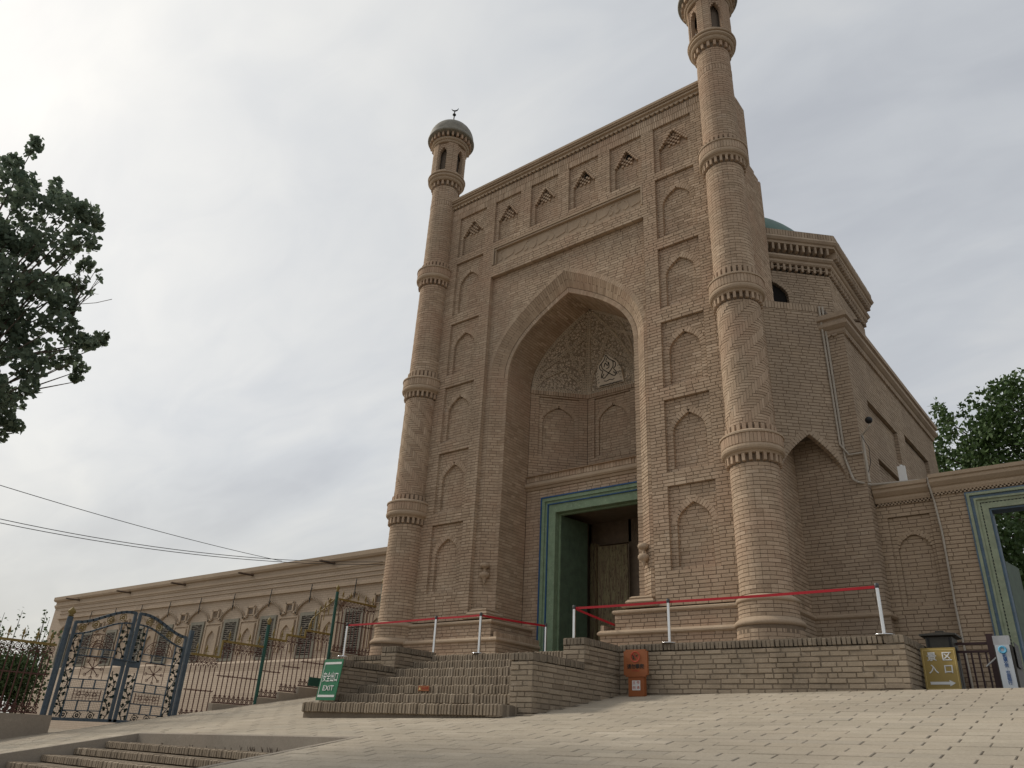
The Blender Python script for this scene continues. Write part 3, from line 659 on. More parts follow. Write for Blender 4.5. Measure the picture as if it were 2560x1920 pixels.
# carved semi-vault
def vpt(fi, a, h):
    z = 7.56 + h * (9.52 - 7.56); s_ = ARC_I.hw(z) / 1.93; A_, B_ = apse[fi]; p = A_ + (B_ - A_) * a; return V(p[0] * s_, 1.41 + (p[1] - 1.41) * s_, z)
def vnr(fi, a, h):
    e = .01; du = vpt(fi, min(1, a + e), h) - vpt(fi, max(0, a - e), h); dv = vpt(fi, a, min(.98, h + e)) - vpt(fi, a, max(0, h - e)); n = np.cross(du, dv); n /= np.linalg.norm(n) + 1e-9
    return n if n @ (V(0, .8, 8) - vpt(fi, a, h)) > 0 else -n
vm = MB(); nh = 28
for fi in range(3):
    g = [[vpt(fi, a, h) for a in np.linspace(0, 1, 7)] for h in np.linspace(0, .995, nh)]
    for i in range(nh - 1):
        for j in range(6): vm.quad(g[i][j], g[i][j + 1], g[i + 1][j + 1], g[i + 1][j])
vault = part('vault', vm, 'carved_plaster', gh)
def vrib(fi, pts, wd=.075, name='rib'):
    q = np.array(pts, float); d = np.r_[0, np.cumsum(np.hypot(*np.diff(q, axis=0).T))]; t_ = np.linspace(0, d[-1], 16); qa = np.interp(t_, d, q[:, 0]); qh = np.interp(t_, d, q[:, 1])
    P = [vpt(fi, a, h) for a, h in zip(qa, qh)]; Nn = [vnr(fi, a, h) for a, h in zip(qa, qh)]; mb = MB(); dk = MB(); acc = .05
    for i in range(15):
        tg = P[i + 1] - P[i]; L = np.linalg.norm(tg)
        if L < 1e-4: continue
        tg = tg / L; sd_ = np.cross(Nn[i], tg)
        for o_, w_, hh in ((-wd / 2, .012, .034), (wd / 2 - .012, .012, .034), (-wd / 2, wd, .02)): mb.obox(P[i] + sd_ * o_ - Nn[i] * .02, tg * L * 1.04, sd_ * w_, Nn[i] * (.02 + hh - (.012 if w_ > .02 else 0)))
        while acc < L:                              # beads along the rib
            c = P[i] + tg * acc; mb.prism([c + (sd_ * math.cos(x) + tg * math.sin(x)) * .021 for x in np.linspace(0, 2 * math.pi, 7)[:-1]], Nn[i] * .03)
            e = c + tg * .034; dk.obox(e - sd_ * .018 - tg * .006, sd_ * .036, tg * .014, Nn[i] * .011); acc += .068
        acc -= L
    r_ = part(name, mb, 'vault_cream', vault)
    part('rib_inlay', dk, 'brick_dark', vault, kind='stuff')
for fi in range(3):
    for pts in ([(.04, 0), (.1, .28), (.5, .60)], [(.96, 0), (.9, .28), (.5, .60)], [(.5, .60), (.06, .78)], [(.5, .60), (.94, .78)], [(.5, .6), (.5, .62)], [(.03, .0), (.03, .96)], [(.97, 0), (.97, .96)], [(.0, .012), (1, .012)]): vrib(fi, pts)
for pts in ([(.04, .0), (.2, .2), (.5, .34), (.5, .34)], [(.96, 0), (.8, .2), (.5, .34)]): vrib(0, pts)
# inscription on the middle facet of the vault
_b = vpt(1, .5, .05) + V(0, -.05, 0); _t = vpt(1, .5, .50) + vnr(1, .5, .5) * .06; _d = (_t - _b) / .45; _n = np.cross(X_, _d); _n /= np.linalg.norm(_n)
_n = _n if _n[1] < 0 else -_n
def vpl(u, w, o=0.0): return _b + X_ * u + _d * (w - .05) + _n * o
pn = MB(); pn.prism([vpl(u, w) for u, w in [(-.42, .05), (.42, .05), (.40, .24), (.3, .36), (0, .50), (-.3, .36), (-.40, .24)]], -_n * .15)
part('script_panel', pn, 'script_panel', vault)
st = MB()
def stroke(pts, r=.012):
    q = np.array(pts, float); n = len(q); t_ = np.linspace(0, n - 1, n * 5); px = np.interp(t_, range(n), q[:, 0]); pz = np.interp(t_, range(n), q[:, 1])
    for _ in range(3): px = np.r_[px[0], (px[:-2] + 2 * px[1:-1] + px[2:]) / 4, px[-1]]; pz = np.r_[pz[0], (pz[:-2] + 2 * pz[1:-1] + pz[2:]) / 4, pz[-1]]
    st.tube([vpl(a * 1.15, .05 + (b - .02) * .95, .004) for a, b in zip(px, pz)], r, 5)
for sg in (-1, 1):
    stroke([(sg * .0, .475), (sg * .07, .40), (sg * .17, .36), (sg * .15, .28), (sg * .08, .24), (sg * -.14, .13), (sg * -.2, .16), (sg * -.13, .2)]); stroke([(sg * .17, .36), (sg * .23, .33), (sg * .21, .27), (sg * .14, .25), (sg * .2, .2), (sg * .22, .15)])
stroke([(-.1, .30), (-.05, .37), (.0, .30), (.05, .37), (.04, .28), (-.04, .27)]); stroke([(-.16, .10), (-.08, .085), (0, .105), (.07, .085), (.13, .1)], .010); stroke([(.02, .43), (-.03, .38), (.05, .35)], .009)
for i in range(16):
    x0 = -.31 + i * .04; stroke([(x0, .02 + .012 * rg.random()), (x0 + .02, .045), (x0 + .034, .022), (x0 + .04, .05)], .006)
for sg in (-1, 1):
    for i in range(5): stroke([(sg * (.26 + .03 * rg.random()), .09 + i * .045), (sg * .3, .1 + i * .045), (sg * .33, .085 + i * .045)], .006)
part('script', st, 'void', vault)
text('script_date', '١٣٣٧', 'void', vault, .11, vpl(.31, .19, .012), X_, _n)
# cores that make the gatehouse solid
cr = MB()
for sg in (-1, 1):
    x0, x1 = sorted((sg * 2.62, sg * 4.8)); cr.box(x0, x1, .20, 2.0, .1, 12.0); cr.box(x0, x1, .21, 1.33, 12.0, 13.86); x0, x1 = sorted((sg * 2.06, sg * 2.62)); cr.box(x0, x1, .46, 2.9, .1, 9.9); x0, x1 = sorted((sg * 2.46, sg * 2.64)); cr.box(x0, x1, .24, .5, .1, 10.4)
cr.box(-2.5, 2.5, .2, 1.33, 10.35, 13.86); cr.box(-2.5, 2.5, .42, 2.9, 9.9, 10.4)
cr.box(-2.1, 2.1, 2.75, 2.9, 4.9, 10.0)
for sg in (-1, 1):
    cr.prism([V(sg * 2.1, 1.55, 4.9), V(sg * .85, 2.75, 4.9), V(sg * 2.1, 2.75, 4.9)], V(0, 0, 5))
# passage behind the door
cr.box(-2.05, -1.45, 1.55, 3.5, .1, 4.9); cr.box(1.95, 2.05, 1.55, 3.5, .1, 4.9); cr.box(-1.5, 1.96, 1.6, 3.5, 4.05, 4.92); cr.box(-1.5, -1.12, 3.3, 3.5, .1, 4.9); cr.box(.02, 2.0, 3.3, 3.5, .1, 4.9); cr.box(-1.2, .1, 3.3, 3.5, 3.45, 4.9)
cr.box(-6, 6, 8.0, 8.2, -.5, 7.0)
part('core', cr, 'room', gh)
# side face of the gatehouse towards the hall, stepped back near the top
def side_fn(za, zb):
    zm = (za + zb) / 2; ymax = 1.34 if zm > 12.2 else (2.02 if zm > 8.2 else 2.17)
    if 12.0 < zm <= 12.2: ymax = 1.34 + (12.2 - zm) * 3.4
    return [(0.02, ymax)]
lay(GB, GM, V(4.85, 0, 0), Y_, X_, .2, 14.05, side_fn, .1)
lay(GB, GM, V(-4.85, 2.1, 0), -Y_, -X_, .2, 14.05, lambda za, zb: [(2.1 - side_fn(za, zb)[0][1] + .0, 2.08)], .1)
lay(GB, GM, V(0, 1.34, 0), -X_, Y_, 12.3, 14.05, lambda za, zb: [(-4.85, 4.85)], .08)
lay(GB, GM, V(0, 2.03, 0), -X_, Y_, 10.2, 12.1, lambda za, zb: [(-4.85, 4.85)], .08)
lay(GB, GM, V(4.52, 0.02, 0), X_, FN, .2, 14.05, lambda za, zb: [(0, .33)], .08); lay(GB, GM, V(-4.85, 0.02, 0), X_, FN, .2, 14.05, lambda za, zb: [(0, .33)], .08)
part('mortar', GM, 'mortar', gh)
GB.finish(gh, 'brick_tan', None, 300, flt=lambda c, u, v: c[1] < .2 and c[0] > 1.2)
# pier seen through the inner doorway
pr = MB(); pr.box(-1.75, -1.22, 4.3, 4.8, -.3, 4.2)
# door frame and leaves
fm = MB(); fb = MB()
def framebox(mb, w0, w1, zt0, zt1, y0, y1):
    mb.box(-w0, -w1, y0, y1, .22, zt0); mb.box(w1 + .52, w0 + .52, y0, y1, .22, zt0); mb.box(-w1, w1 + .52, y0, y1, zt1, zt0)
framebox(fb, 1.42, 1.385, 4.32, 4.285, 1.34, 1.5); framebox(fm, 1.385, 1.30, 4.285, 4.20, 1.36, 1.5); framebox(fm, 1.30, 1.235, 4.20, 4.135, 1.40, 1.52); framebox(fb, 1.235, 1.21, 4.135, 4.11, 1.385, 1.53); framebox(fm, 1.21, 1.0, 4.11, 3.90, 1.42, 1.6); framebox(fm, 1.03, .96, 3.93, 3.86, 1.6, 1.68)
df = part('door_frame', fm, 'paint_green', gh); part('frame_line', fb, 'paint_blue', df)
def leaf(name, hx, hy, ang, w, z0, z1, mat, planks=1):
    U = V(math.cos(ang), math.sin(ang), 0); N_ = V(-U[1], U[0], 0); mb = MB(); pw = w / planks
    for i in range(planks): mb.obox(V(hx, hy, z0) + U * (i * pw + .003), U * (pw - .006), N_ * .05, V(0, 0, z1 - z0))
    o = part(name, mb, mat, gh); sb = MB()
    for zz in (z1 - .55, z0 + .42):
        for i in range(int(w / .085)):
            c = V(hx, hy, zz) + U * (.05 + i * .085)
            for sg in (-1, 1): sb.obox(c + (N_ * (-.012) if sg < 0 else N_ * .05), U * .03, V(0, 0, .03), N_ * .012)
    part('stud_row', sb, mat, o, kind='stuff'); return o
leaf('door_leaf', -.96, 1.63, R(80), .98, .3, 3.86, 'paint_green_dark', 3); leaf('door_leaf', 1.48, 1.63, R(100), .98, .3, 3.86, 'paint_green_dark', 3)
ld = leaf('inner_door_leaf', -.74, 3.02, R(3), .86, .3, 3.34, 'old_wood', 5); ld['label'] = 'peeling weathered wooden inner door leaf'
fr2 = MB(); fr2.box(-1.0, -.84, 3.05, 3.3, .2, 3.45); part('inner_door_post', fr2, 'old_wood', gh)
part('inner_pier', pr, 'brick_far', gh)
# ------------------------------------------------------------------ minarets
def sr(z): return .478 - .0045 * (z - 1.2)
def minaret(sg, label):
    t = thing('minaret', label, 'minaret', (sg * 4.77, -.06, 0), 'engaged corner minarets', (0, R(-.42) * sg, 0))
    Wm = WM(t); bs = Bricks(); core = MB()
    def lp(name, mb, mat, parent=None, **k):
        o = part(name, mb, mat, parent or t, **k); o.matrix_parent_inverse = Matrix.Identity(4); return o
    core.lathe([(.001, .2), (.58, .2), (.58, .62), (.52, .7), (.52, 1.04)] + [(sr(z) - .012, z) for z in np.linspace(1.05, 15.3, 12)] + [(.001, 15.3)], (0, 0), 36); lp('shaft_core', core, 'mortar')
    def course(z, r, k, h=COURSE - .011):
        for i in range(12):
            if random.random() < .22:
                for q in (-.25, .25): bs.arc(R(30 * (i + .5 * (k % 2) + q)), r + random.uniform(-.002, .002), z, h, 'a15')
            else: bs.arc(R(30 * (i + .5 * (k % 2))), r + random.uniform(-.002, .002), z, h, 'a30')
    def band(z0, z1, rf):
        n = round((z1 - z0) / COURSE); c = (z1 - z0) / n
        for k in range(n): course(z0 + k * c + .005, rf(z0 + (k + .5) * c), k, c - .011)
    def upright(z0, z1, r, n, proud=0.0, w=.8, depth=.08):
        for i in range(n):
            a = 2 * math.pi * i / n; e = V(math.cos(a), math.sin(a), 0); tg = V(-e[1], e[0], 0); wd = 2 * math.pi * r / n * w
            bs.put(e * (r - depth) - tg * wd / 2 + V(0, 0, z0), tg * wd, V(0, 0, z1 - z0), e * (depth + proud + random.uniform(-.003, .003)), 'box')
    band(.2, .62, lambda z: .60 - (z - .2) * .06); band(.76, 1.03, lambda z: .53)
    bm = MB(); bm.lathe([(.56, .61), (.60, .615), (.62, .645), (.62, .67), (.60, .70), (.53, .76)], (0, 0), 40); lp('base_ring', bm, 'stone_mould', smooth=True)
    bm = MB(); bm.lathe([(.51, 1.02), (.545, 1.03), (.56, 1.06), (.555, 1.09), (.52, 1.12), (.46, 1.16)], (0, 0), 40); lp('base_ring', bm, 'stone_mould', smooth=True)
    cols = [(3.60, 4.41), (7.22, 8.07), (10.96, 11.79)]
    band(1.16, 3.60, sr); band(8.07, 10.96, sr); band(11.79, 13.98, sr); band(14.16, 14.74, sr)
    upright(13.98, 14.15, sr(14), 36, .004, .86)
    # herringbone zone
    w = (7.22 - 4.41) / 46; K = 4; n = 48
    for i in range(n):
        for j in range(-4, 50):
            q = (i - j) % (2 * K)
            if q == 0:                      # lying brick, four cells long
                z = 4.41 + j * w
                if 0 <= j < 46: bs.arc(sg * R(7.5 * (i + 1.5)), sr(z) + random.uniform(-.003, .003), z + .005, w - .011, 'a30')
            elif q == 2 * K - 1:             # upright brick, four cells high, bottom cell
                j0, j1 = max(j, 0), min(j + K, 46)
                if j1 > j0: bs.arc(sg * R(7.5 * i), sr(5.8) + .001 + random.uniform(-.003, .003), 4.41 + j0 * w + .005, (j1 - j0) * w - .011, 'a75')
    for z0, z1 in cols:
        r = sr(z0); h = z1 - z0
        dm = MB()                            # dentils hanging under the collar
        upright(z0 + .02, z0 + .18, r + .062, 24, 0, .45, .1)
        cm = MB()
        cm.lathe([(r - .02, z0 + .17), (r + .06, z0 + .175), (r + .075, z0 + .20), (r + .09, z0 + .215), (r + .105, z0 + .22), (r + .132, z0 + .25), (r + .142, z0 + .29), (r + .136, z0 + .325), (r + .12, z0 + .34), (r + .12, z0 + .36)], (0, 0), 48)
        cm.lathe([(r + .12, z0 + .56), (r + .15, z0 + .565), (r + .15, z0 + .60), (r + .12, z0 + .625), (r + .05, z0 + .66), (r - .02, z0 + .665)], (0, 0), 48)
        cm.lathe([(r + .115, z0 + .33), (r + .115, z0 + .58)], (0, 0), 48)
        lp('collar', cm, 'stone_mould', smooth=False)
        upright(z0 + .355, z0 + .565, r + .13, 52, 0, .9, .05)
        upright(z0 + .665, z1 - .02, r + .035, 26, 0, .62, .08)
    # gallery
    upright(14.76, 14.93, .475, 18, 0, .42, .1)
    cm = MB(); cm.lathe([(.40, 14.92), (.50, 14.93), (.53, 14.96), (.545, 14.99), (.545, 15.02), (.57, 15.03), (.60, 15.06), (.60, 15.10), (.575, 15.12), (.575, 15.14), (.61, 15.15), (.62, 15.18), (.6, 15.22), (.56, 15.25), (.52, 15.3), (.001, 15.32)], (0, 0), 48); lp('gallery_ring', cm, 'stone_mould')
    nb = 5; r0 = .545; body = MB(); aw = R(19); off = R(-70) if sg < 0 else R(-49)
    for i in range(nb):
        a = off + 2 * math.pi * i / nb; a2 = off + 2 * math.pi * (i + 1) / nb
        zz = 15.28; k = 0
        while zz < 16.44:                    # solid piers between the window panels
            s0, s1 = a + aw, a2 - aw; m_ = 2
            for q in range(m_):
                am = s0 + (s1 - s0) * (q + .5) / m_; wd = (s1 - s0) / m_ * r0 * .97; e = V(math.cos(am), math.sin(am), 0); tg = V(-e[1], e[0], 0)
                bs.put(e * (r0 - .1) - tg * wd / 2 + V(0, 0, zz), tg * wd, V(0, 0, .066), e * (.1 + random.uniform(-.002, .002)), 'box')
            zz += .0725; k += 1
        e = V(math.cos(a), math.sin(a), 0); tg = V(-e[1], e[0], 0); hwp = math.sin(aw) * r0; ar = Arch(hwp * .70, 15.98, 16.28, 15.38)
        fo = e * (r0 - .05)
        lay(bs, None, fo, tg, e, 15.28, 16.45, lambda za, zb, ar=ar, hwp=hwp: sub([(-hwp, hwp)], [(-ar.hw((za + zb) / 2), ar.hw((za + zb) / 2))] if 15.38 < (za + zb) / 2 < 16.27 else []), .1, (.1,))
        c = ar.c
        for s2 in (-1, 1):
            for q in range(len(c) - 1): body.quad(fo + tg * s2 * c[q][0] + V(0, 0, c[q][1]), fo + tg * s2 * c[q + 1][0] + V(0, 0, c[q + 1][1]), fo - e * .12 + tg * s2 * c[q + 1][0] + V(0, 0, c[q + 1][1]), fo - e * .12 + tg * s2 * c[q][0] + V(0, 0, c[q][1]))
            body.quad(fo + tg * s2 * ar.w + V(0, 0, 15.38), fo + tg * s2 * ar.w + V(0, 0, 16.02), fo - e * .12 + tg * s2 * ar.w + V(0, 0, 16.02), fo - e * .12 + tg * s2 * ar.w + V(0, 0, 15.38))
    lp('window_reveal', body, 'brick_tan')
    iw = MB(); iw.lathe([(.33, 15.3), (.33, 16.5)], (0, 0), 20); lp('shade_cylinder', iw, 'brick_dark')  # added inner cylinder; its dark colour stands in for shade behind the gallery windows
    cm = MB(); cm.lathe([(.40, 16.45), (.56, 16.45), (.58, 16.48), (.58, 16.52), (.61, 16.53), (.635, 16.57), (.63, 16.61), (.60, 16.63), (.40, 16.64)], (0, 0), 48); lp('eaves_ring', cm, 'stone_mould')
    upright(16.62, 16.80, .70, 26, 0, .42, .2)
    dm = MB(); dm.lathe([(.45, 16.62), (.5, 16.78), (.76, 16.79), (.785, 16.82), (.785, 16.86), (.755, 16.93)] + [(.755 * math.cos(q), 16.93 + .72 * math.sin(q)) for q in np.linspace(.06, 1.52, 12)] + [(.001, 17.66)], (0, 0), 48); lp('dome', dm, 'dome_small', smooth=True)
    fn = MB(); fn.tube([V(0, 0, 17.6), V(0, 0, 18.36)], .02, 8); fn.sphere((0, 0, 17.86), .075, 10, 6, .7); fn.sphere((0, 0, 18.16), .065, 10, 6, .7)
    q = [V(.13 * math.cos(a) * .94, .13 * math.cos(a) * -.34 * 0, 18.47 + .13 * math.sin(a)) for a in np.linspace(R(-160), R(0), 14)]
    fn.tube([V(p[0] * .8, p[0] * .6, p[2]) for p in q], [.006 + .018 * math.sin(math.pi * i / 13) for i in range(14)], 6)
    lp('finial', fn, 'iron_dark', smooth=True)
    bs.finish(t, 'brick_tan', Wm, 300)
minaret(-1, 'far left brick minaret with small dome and crescent finial'); minaret(1, 'nearest right brick minaret, thick at its base, cut off by the top of the picture')

# ------------------------------------------------------------------ domed hall beside the gatehouse
hall = thing('domed_hall', 'brick hall with octagonal drum and green dome behind the right minaret', 'hall', (5.5, 5.0, -.5))
HB = Bricks(); HM = MB()
HS0, HS1 = V(6.25, 2.15, 0), V(6.46, 10.1, 0); HL = np.linalg.norm(HS1 - HS0); HU = (HS1 - HS0) / HL; HN = np.cross(HU, Z_)
lay(HB, HM, V(0, 2.15, 0), X_, FN, .2, 7.25, lambda za, zb: [(4.845, 6.25)], .1)
pan = [(1.1, 3.5, 5.1, 6.02), (4.28, 6.7, 5.2, 6.2), (1.23, 3.67, 2.6, 4.66)]
def hs(za, zb):
    zm = (za + zb) / 2; return sub([(0, HL)], [(a, b) for a, b, c, d in pan if c < zm < d])
lay(HB, HM, HS0, HU, HN, -.5, 7.25, hs, .1)
for a, b, c, d in pan: lay(HB, HM, HS0 - HN * .09, HU, HN, c, d, lambda za, zb, a=a, b=b: [(a - .05, b + .05)], .05)
hm = MB()
hm.mould([(4.9, 2.15), (6.25, 2.15), (6.46, 10.1), (4, 10.15)], [(-.02, 7.22), (.02, 7.23), (.05, 7.28), (.05, 7.34), (.08, 7.36), (.14, 7.42), (.14, 7.50), (.10, 7.53), (.10, 7.57), (.16, 7.6), (.16, 7.72), (-.1, 7.74)]); part('cornice', hm, 'brick_hall', hall)
sl = MB()
for i in range(int(HL / .14)):
    c = HS0 + HU * (i * .14 + .07); sl.prism([c + HU * .062 * math.cos(a) + V(0, 0, 7.25 - .06 * math.sin(a)) - HN * .02 for a in np.linspace(0, math.pi, 6)], HN * .07)
for i in range(9): sl.prism([V(4.95 + i * .14 + .062 * math.cos(a), 2.17, 7.25 - .06 * math.sin(a)) for a in np.linspace(0, math.pi, 6)], V(0, -.07, 0))
part('scallop_band', sl, 'brick_hall', hall, kind='stuff')
hc = MB(); hc.prism([V(4.86, 2.28, -.5), V(6.12, 2.28, -.5), V(6.33, 10.0, -.5), V(2.2, 10.0, -.5), V(2.2, 3.55, -.5), V(4.86, 3.55, -.5)], V(0, 0, 8.1)); part('core', hc, 'brick_dark', hall)
bmo = MB(); bmo.mould([(4.86, .1), (4.86, 2.15), (6.25, 2.15), (6.27, 2.6)], [(-.02, 1.04), (.05, 1.045), (.085, 1.08), (.085, 1.11), (.05, 1.14), (-.02, 1.17)]); part('base_moulding', bmo, 'stone_mould', hall)
lay(HB, HM, V(0, 2.10, 0), X_, FN, .2, 1.05, lambda za, zb: [(4.86, 6.3)], .06); lay(HB, HM, V(4.90, 0, 0), Y_, X_, .2, 1.05, lambda za, zb: [(.1, 2.12)], .06)
# diagonal wall bridging the corner on a pointed arch
D0, D1 = V(4.85, 1.13, 0), V(5.9, 2.15, 0); DL = np.linalg.norm(D1 - D0); DU = (D1 - D0) / DL; DN = np.cross(DU, Z_)
ARD = Arch(DL / 2 - .03, 3.85, 4.79, 0, k=(.3, .6, .66))
lay(HB, HM, D0, DU, DN, 3.95, 7.86, lambda za, zb: sub([(0, DL)], [(DL / 2 - ARD.hw((za + zb) / 2) - .05, DL / 2 + ARD.hw((za + zb) / 2) + .05)] if (za + zb) / 2 < 4.8 else []), .1)
soldiers(HB, HM, D0, DU, DN, 7.86, 8.05, 0, DL, .075, .3)
ring(HB, D0, DU, DN, ARD, DL / 2, .15, .07, .12)
cap = MB(); cap.prism([D0 + V(.02, .1, 4.85), D1 + V(-.1, .0, 4.85), V(4.87, 2.13, 4.85)], V(0, 0, .05)); part('squinch_cap', cap, 'brick_dark', hall); cap = MB(); cap.prism([D0 + V(.0, .1, 7.9), D1 + V(.0, .1, 7.9), V(5.9, 3.6, 7.9), V(4.85, 3.6, 7.9)], V(0, 0, .1)); part('roof_cap', cap, 'brick_dark', hall)
# drum
oct_ = [V(x, y, 0) for x, y in ((4.3, 2.62), (5.7, 4.02), (5.7, 7.3), (4.3, 8.7), (.6, 8.7), (-.8, 7.3), (-.8, 4.4), (.6, 3.0), (3.9, 3.0))]
OC = V(2.45, 5.85, 0); DZ = .61
for i in range(2):
    A_, B_ = oct_[i], oct_[i + 1]; L1 = np.linalg.norm(B_ - A_); U1 = (B_ - A_) / L1; N1 = np.cross(U1, Z_)
    isw = i == 0; ar = Arch(.46, 9.2, 9.64, 8.6)
    lay(HB, HM, A_, U1, N1, 7.5, 9.36 + DZ, lambda za, zb, L1=L1, isw=isw, ar=ar: sub([(0, L1)], [(.33 - ar.hw((za + zb) / 2) - ex(ar, za), .33 + ar.hw((za + zb) / 2) + ex(ar, za))] if isw and 8.6 < (za + zb) / 2 < 9.65 else []), .1)
    if isw:
        ring(HB, A_, U1, N1, ar, .33, .13, .07, .1)
        wv = MB(); wv.obox(A_ - U1 * .2 - N1 * .12 + V(0, 0, 8.5), U1 * 1.1, V(0, 0, 1.25), N1 * .03); part('window_void', wv, 'void', hall)
    nd_ = int(L1 / .16)
    for q in range(nd_):
        c = A_ + U1 * ((q + .5) * L1 / nd_) + V(0, 0, DZ)
        HB.put(c - U1 * .03 - N1 * .02 + V(0, 0, 9.36), U1 * .065, V(0, 0, .2), N1 * .09, 'box', False); HB.put(c - U1 * .075 - N1 * .02 + V(0, 0, 9.44), U1 * .15, V(0, 0, .04), N1 * .07, 'box', False)
        HB.put(c - U1 * .03 + V(0, 0, 9.85), U1 * .06, V(0, 0, .21), N1 * .25, 'box', False)
    soldiers(HB, HM, A_ + N1 * .30 - U1 * .12, U1, N1, 10.27 + DZ, 10.46 + DZ, 0, L1 + .24, .075, .2)
om = MB(); om.mould(oct_, [(a_, b_ + DZ) for a_, b_ in ((0, 9.54), (.08, 9.55), (.11, 9.59), (.11, 9.65), (.15, 9.67), (.19, 9.72), (.17, 9.78), (.12, 9.81), (.02, 9.82), (.02, 10.05), (.25, 10.06), (.26, 10.12), (.30, 10.14), (.34, 10.2), (.32, 10.26), (.28, 10.27), (.28, 10.43), (-.4, 10.45))], True); part('drum_cornice', om, 'brick_hall', hall)
dc = MB(); dc.prism([OC + (p - OC) * .955 + V(0, 0, 7.4) for p in oct_], V(0, 0, 3.6)); part('drum_core', dc, 'brick_dark', hall)
dm = MB(); dm.lathe([(2.75 * math.cos(a), 11.1 + 2.75 * math.sin(a)) for a in np.linspace(R(-4), R(89), 20)] + [(.001, 13.86)], (OC[0], OC[1]), 64); part('dome', dm, 'dome_green', hall, smooth=True)
sp = MB(); c = V(5.70, 4.75, 9.0); sp.obox(c, V(.42, -.02, -.16), V(0, .10, 0), V(0, 0, .05)); part('roof_spout', sp, 'gutter_wood', hall)
part('mortar', HM, 'mortar', hall)
HB.finish(hall, 'brick_hall', None, 300, flt=lambda c, u, v: u > 1960 and not (v > 1450 and u < 2000))
# conduits and camera on the hall
cn = thing('wall_conduits', 'pair of pale conduits running down the diagonal wall and over the side wall', 'conduits', (5.9, 2.0, 4))
mb = MB(); q = D1 + DN * .03
mb.tube([q - DU * .12 + V(0, 0, 8.0), q - DU * .09 + V(0, 0, 4.6), V(6.0, 2.08, 4.35), V(6.28, 2.08, 4.35)], .022, 6); part('conduit', mb, 'pipe', cn)
mb = MB(); mb.tube([q - DU * .04 + V(0, 0, 8.0), q - DU * .02 + V(0, 0, 4.3), V(5.98, 2.08, 3.95), V(6.02, 2.06, 3.8), V(6.1, 2.05, 3.73), V(6.3, 2.3, 3.71), V(7.2, 2.42, 3.7)], .024, 6); part('conduit', mb, 'pipe', cn)
sc_ = thing('security_camera', 'black security camera on a pale pole at the hall corner', 'camera', (6.3, 2.05, 3.7))
mb = MB(); mb.tube([V(6.31, 2.08, 3.7), V(6.31, 2.08, 4.75)], .028, 8); mb.tube([V(6.31, 2.08, 4.72), V(6.42, 2.0, 4.78), V(6.52, 1.95, 4.86)], .02, 6); part('pole', mb, 'pipe', sc_)
mb = MB(); mb.sphere((6.52, 1.93, 4.97), .075, 12, 8); part('camera_head', mb, 'black', sc_, smooth=True)
mb = MB(); mb.tube([V(6.31, 2.03, 4.7), V(6.42, 2.02, 4.4), V(6.4, 2.05, 4.1), V(6.33, 2.05, 3.9)], .006, 5); part('cable_loop', mb, 'cable', sc_)
# ------------------------------------------------------------------ terrace and entrance steps
ter = thing('terrace_wall', 'low weathered grey brick terrace wall with upright coping under the facade', 'wall', (2, -.5, -.6))
TB = Bricks(); TCB = Bricks(); TM = MB(); YT = -1.15; ZF = .22; ZC = .29
LT = (.30, .27, .15, .24, .33)
def gline(x, y): return gz(x, y) - .03
TC = .079
lay(TB, TM, V(0, YT, 0), X_, FN, -.72, .15, lambda za, zb: [(2.31, 7.15)], .12, LT, TC, 'rough', .008, .012, joint=.010)
soldiers(TCB, TM, V(0, YT, 0), X_, FN, .155, ZC, 2.31, 7.15, .075, .28, 'rough', .012, .006, .02, .014, .014)
lay(TB, TM, V(7.15, YT, 0), Y_, X_, -.72, .15, lambda za, zb: [(0, 2.9)], .12, LT, TC, 'rough', .008, .012, joint=.010); soldiers(TCB, TM, V(7.15, YT, 0), Y_, X_, .155, ZC, 0, 2.9, .075, .26, 'rough', .01, .006, .02, .014, .014)
# left stretch
lay(TB, TM, V(0, YT, 0), X_, FN, -1.1, .15, lambda za, zb: [(-5.75, -2.77)], .12, LT, TC, 'rough', .008, .012, joint=.010); soldiers(TCB, TM, V(0, YT, 0), X_, FN, .155, ZC - .02, -5.75, -2.77, .075, .28, 'rough', .01, .006, .02, .014, .014)
lay(TB, TM, V(-5.75, 2.5, 0), -Y_, -X_, -1.0, .25, lambda za, zb: [(0, 3.65)], .12, LT, TC, 'rough', .008, .012, joint=.010)
fl = MB(); fl.box(-5.72, 7.12, YT + .02, 2.6, -1.3, ZF); part('floor', fl, 'brick_grey', ter)
part('mortar', TM, 'mortar_grey', ter)
TB.finish(ter, 'brick_grey', None, 300, flt=lambda c, u, v: c[0] > 2.2)
TCB.finish(ter, 'brick_coping', None, 200, 'coping_brick', 'coping', flt=lambda c, u, v: c[0] > 2.2)
st_ = thing('entrance_steps', 'wide worn brick steps with stepped cheek walls leading up to the portal', 'steps', (0, -3, -1))
SB = Bricks(); SCB = Bricks(); SM = MB()
edges = [(-1.25, .21), (-1.79, .02), (-2.27, -.17), (-2.76, -.37), (-3.22, -.56), (-3.69, -.74), (-4.2, -.92)]
for k, (y, z) in enumerate(edges):
    x0, x1 = (-2.32, 1.86) if k < 6 else (-2.72, 2.02)
    zb_ = edges[k + 1][1] if k < 6 else -1.12
    soldiers(SB, None, V(0, y, 0), X_, FN, zb_ + .012, z + .012, x0 + .005, x1 - .005, .068, .34, 'rough', .010, joint=.022, rag=.02)
    SM.box(x0, x1, y + .06, -1.0, zb_ - .2, z - .012)
    if k == 6: soldiers(SB, None, V(x1, y, 0), Y_, X_, zb_ + .01, z + .01, .01, .7, .066, .3, 'rough', .01, joint=.011, rag=.014)
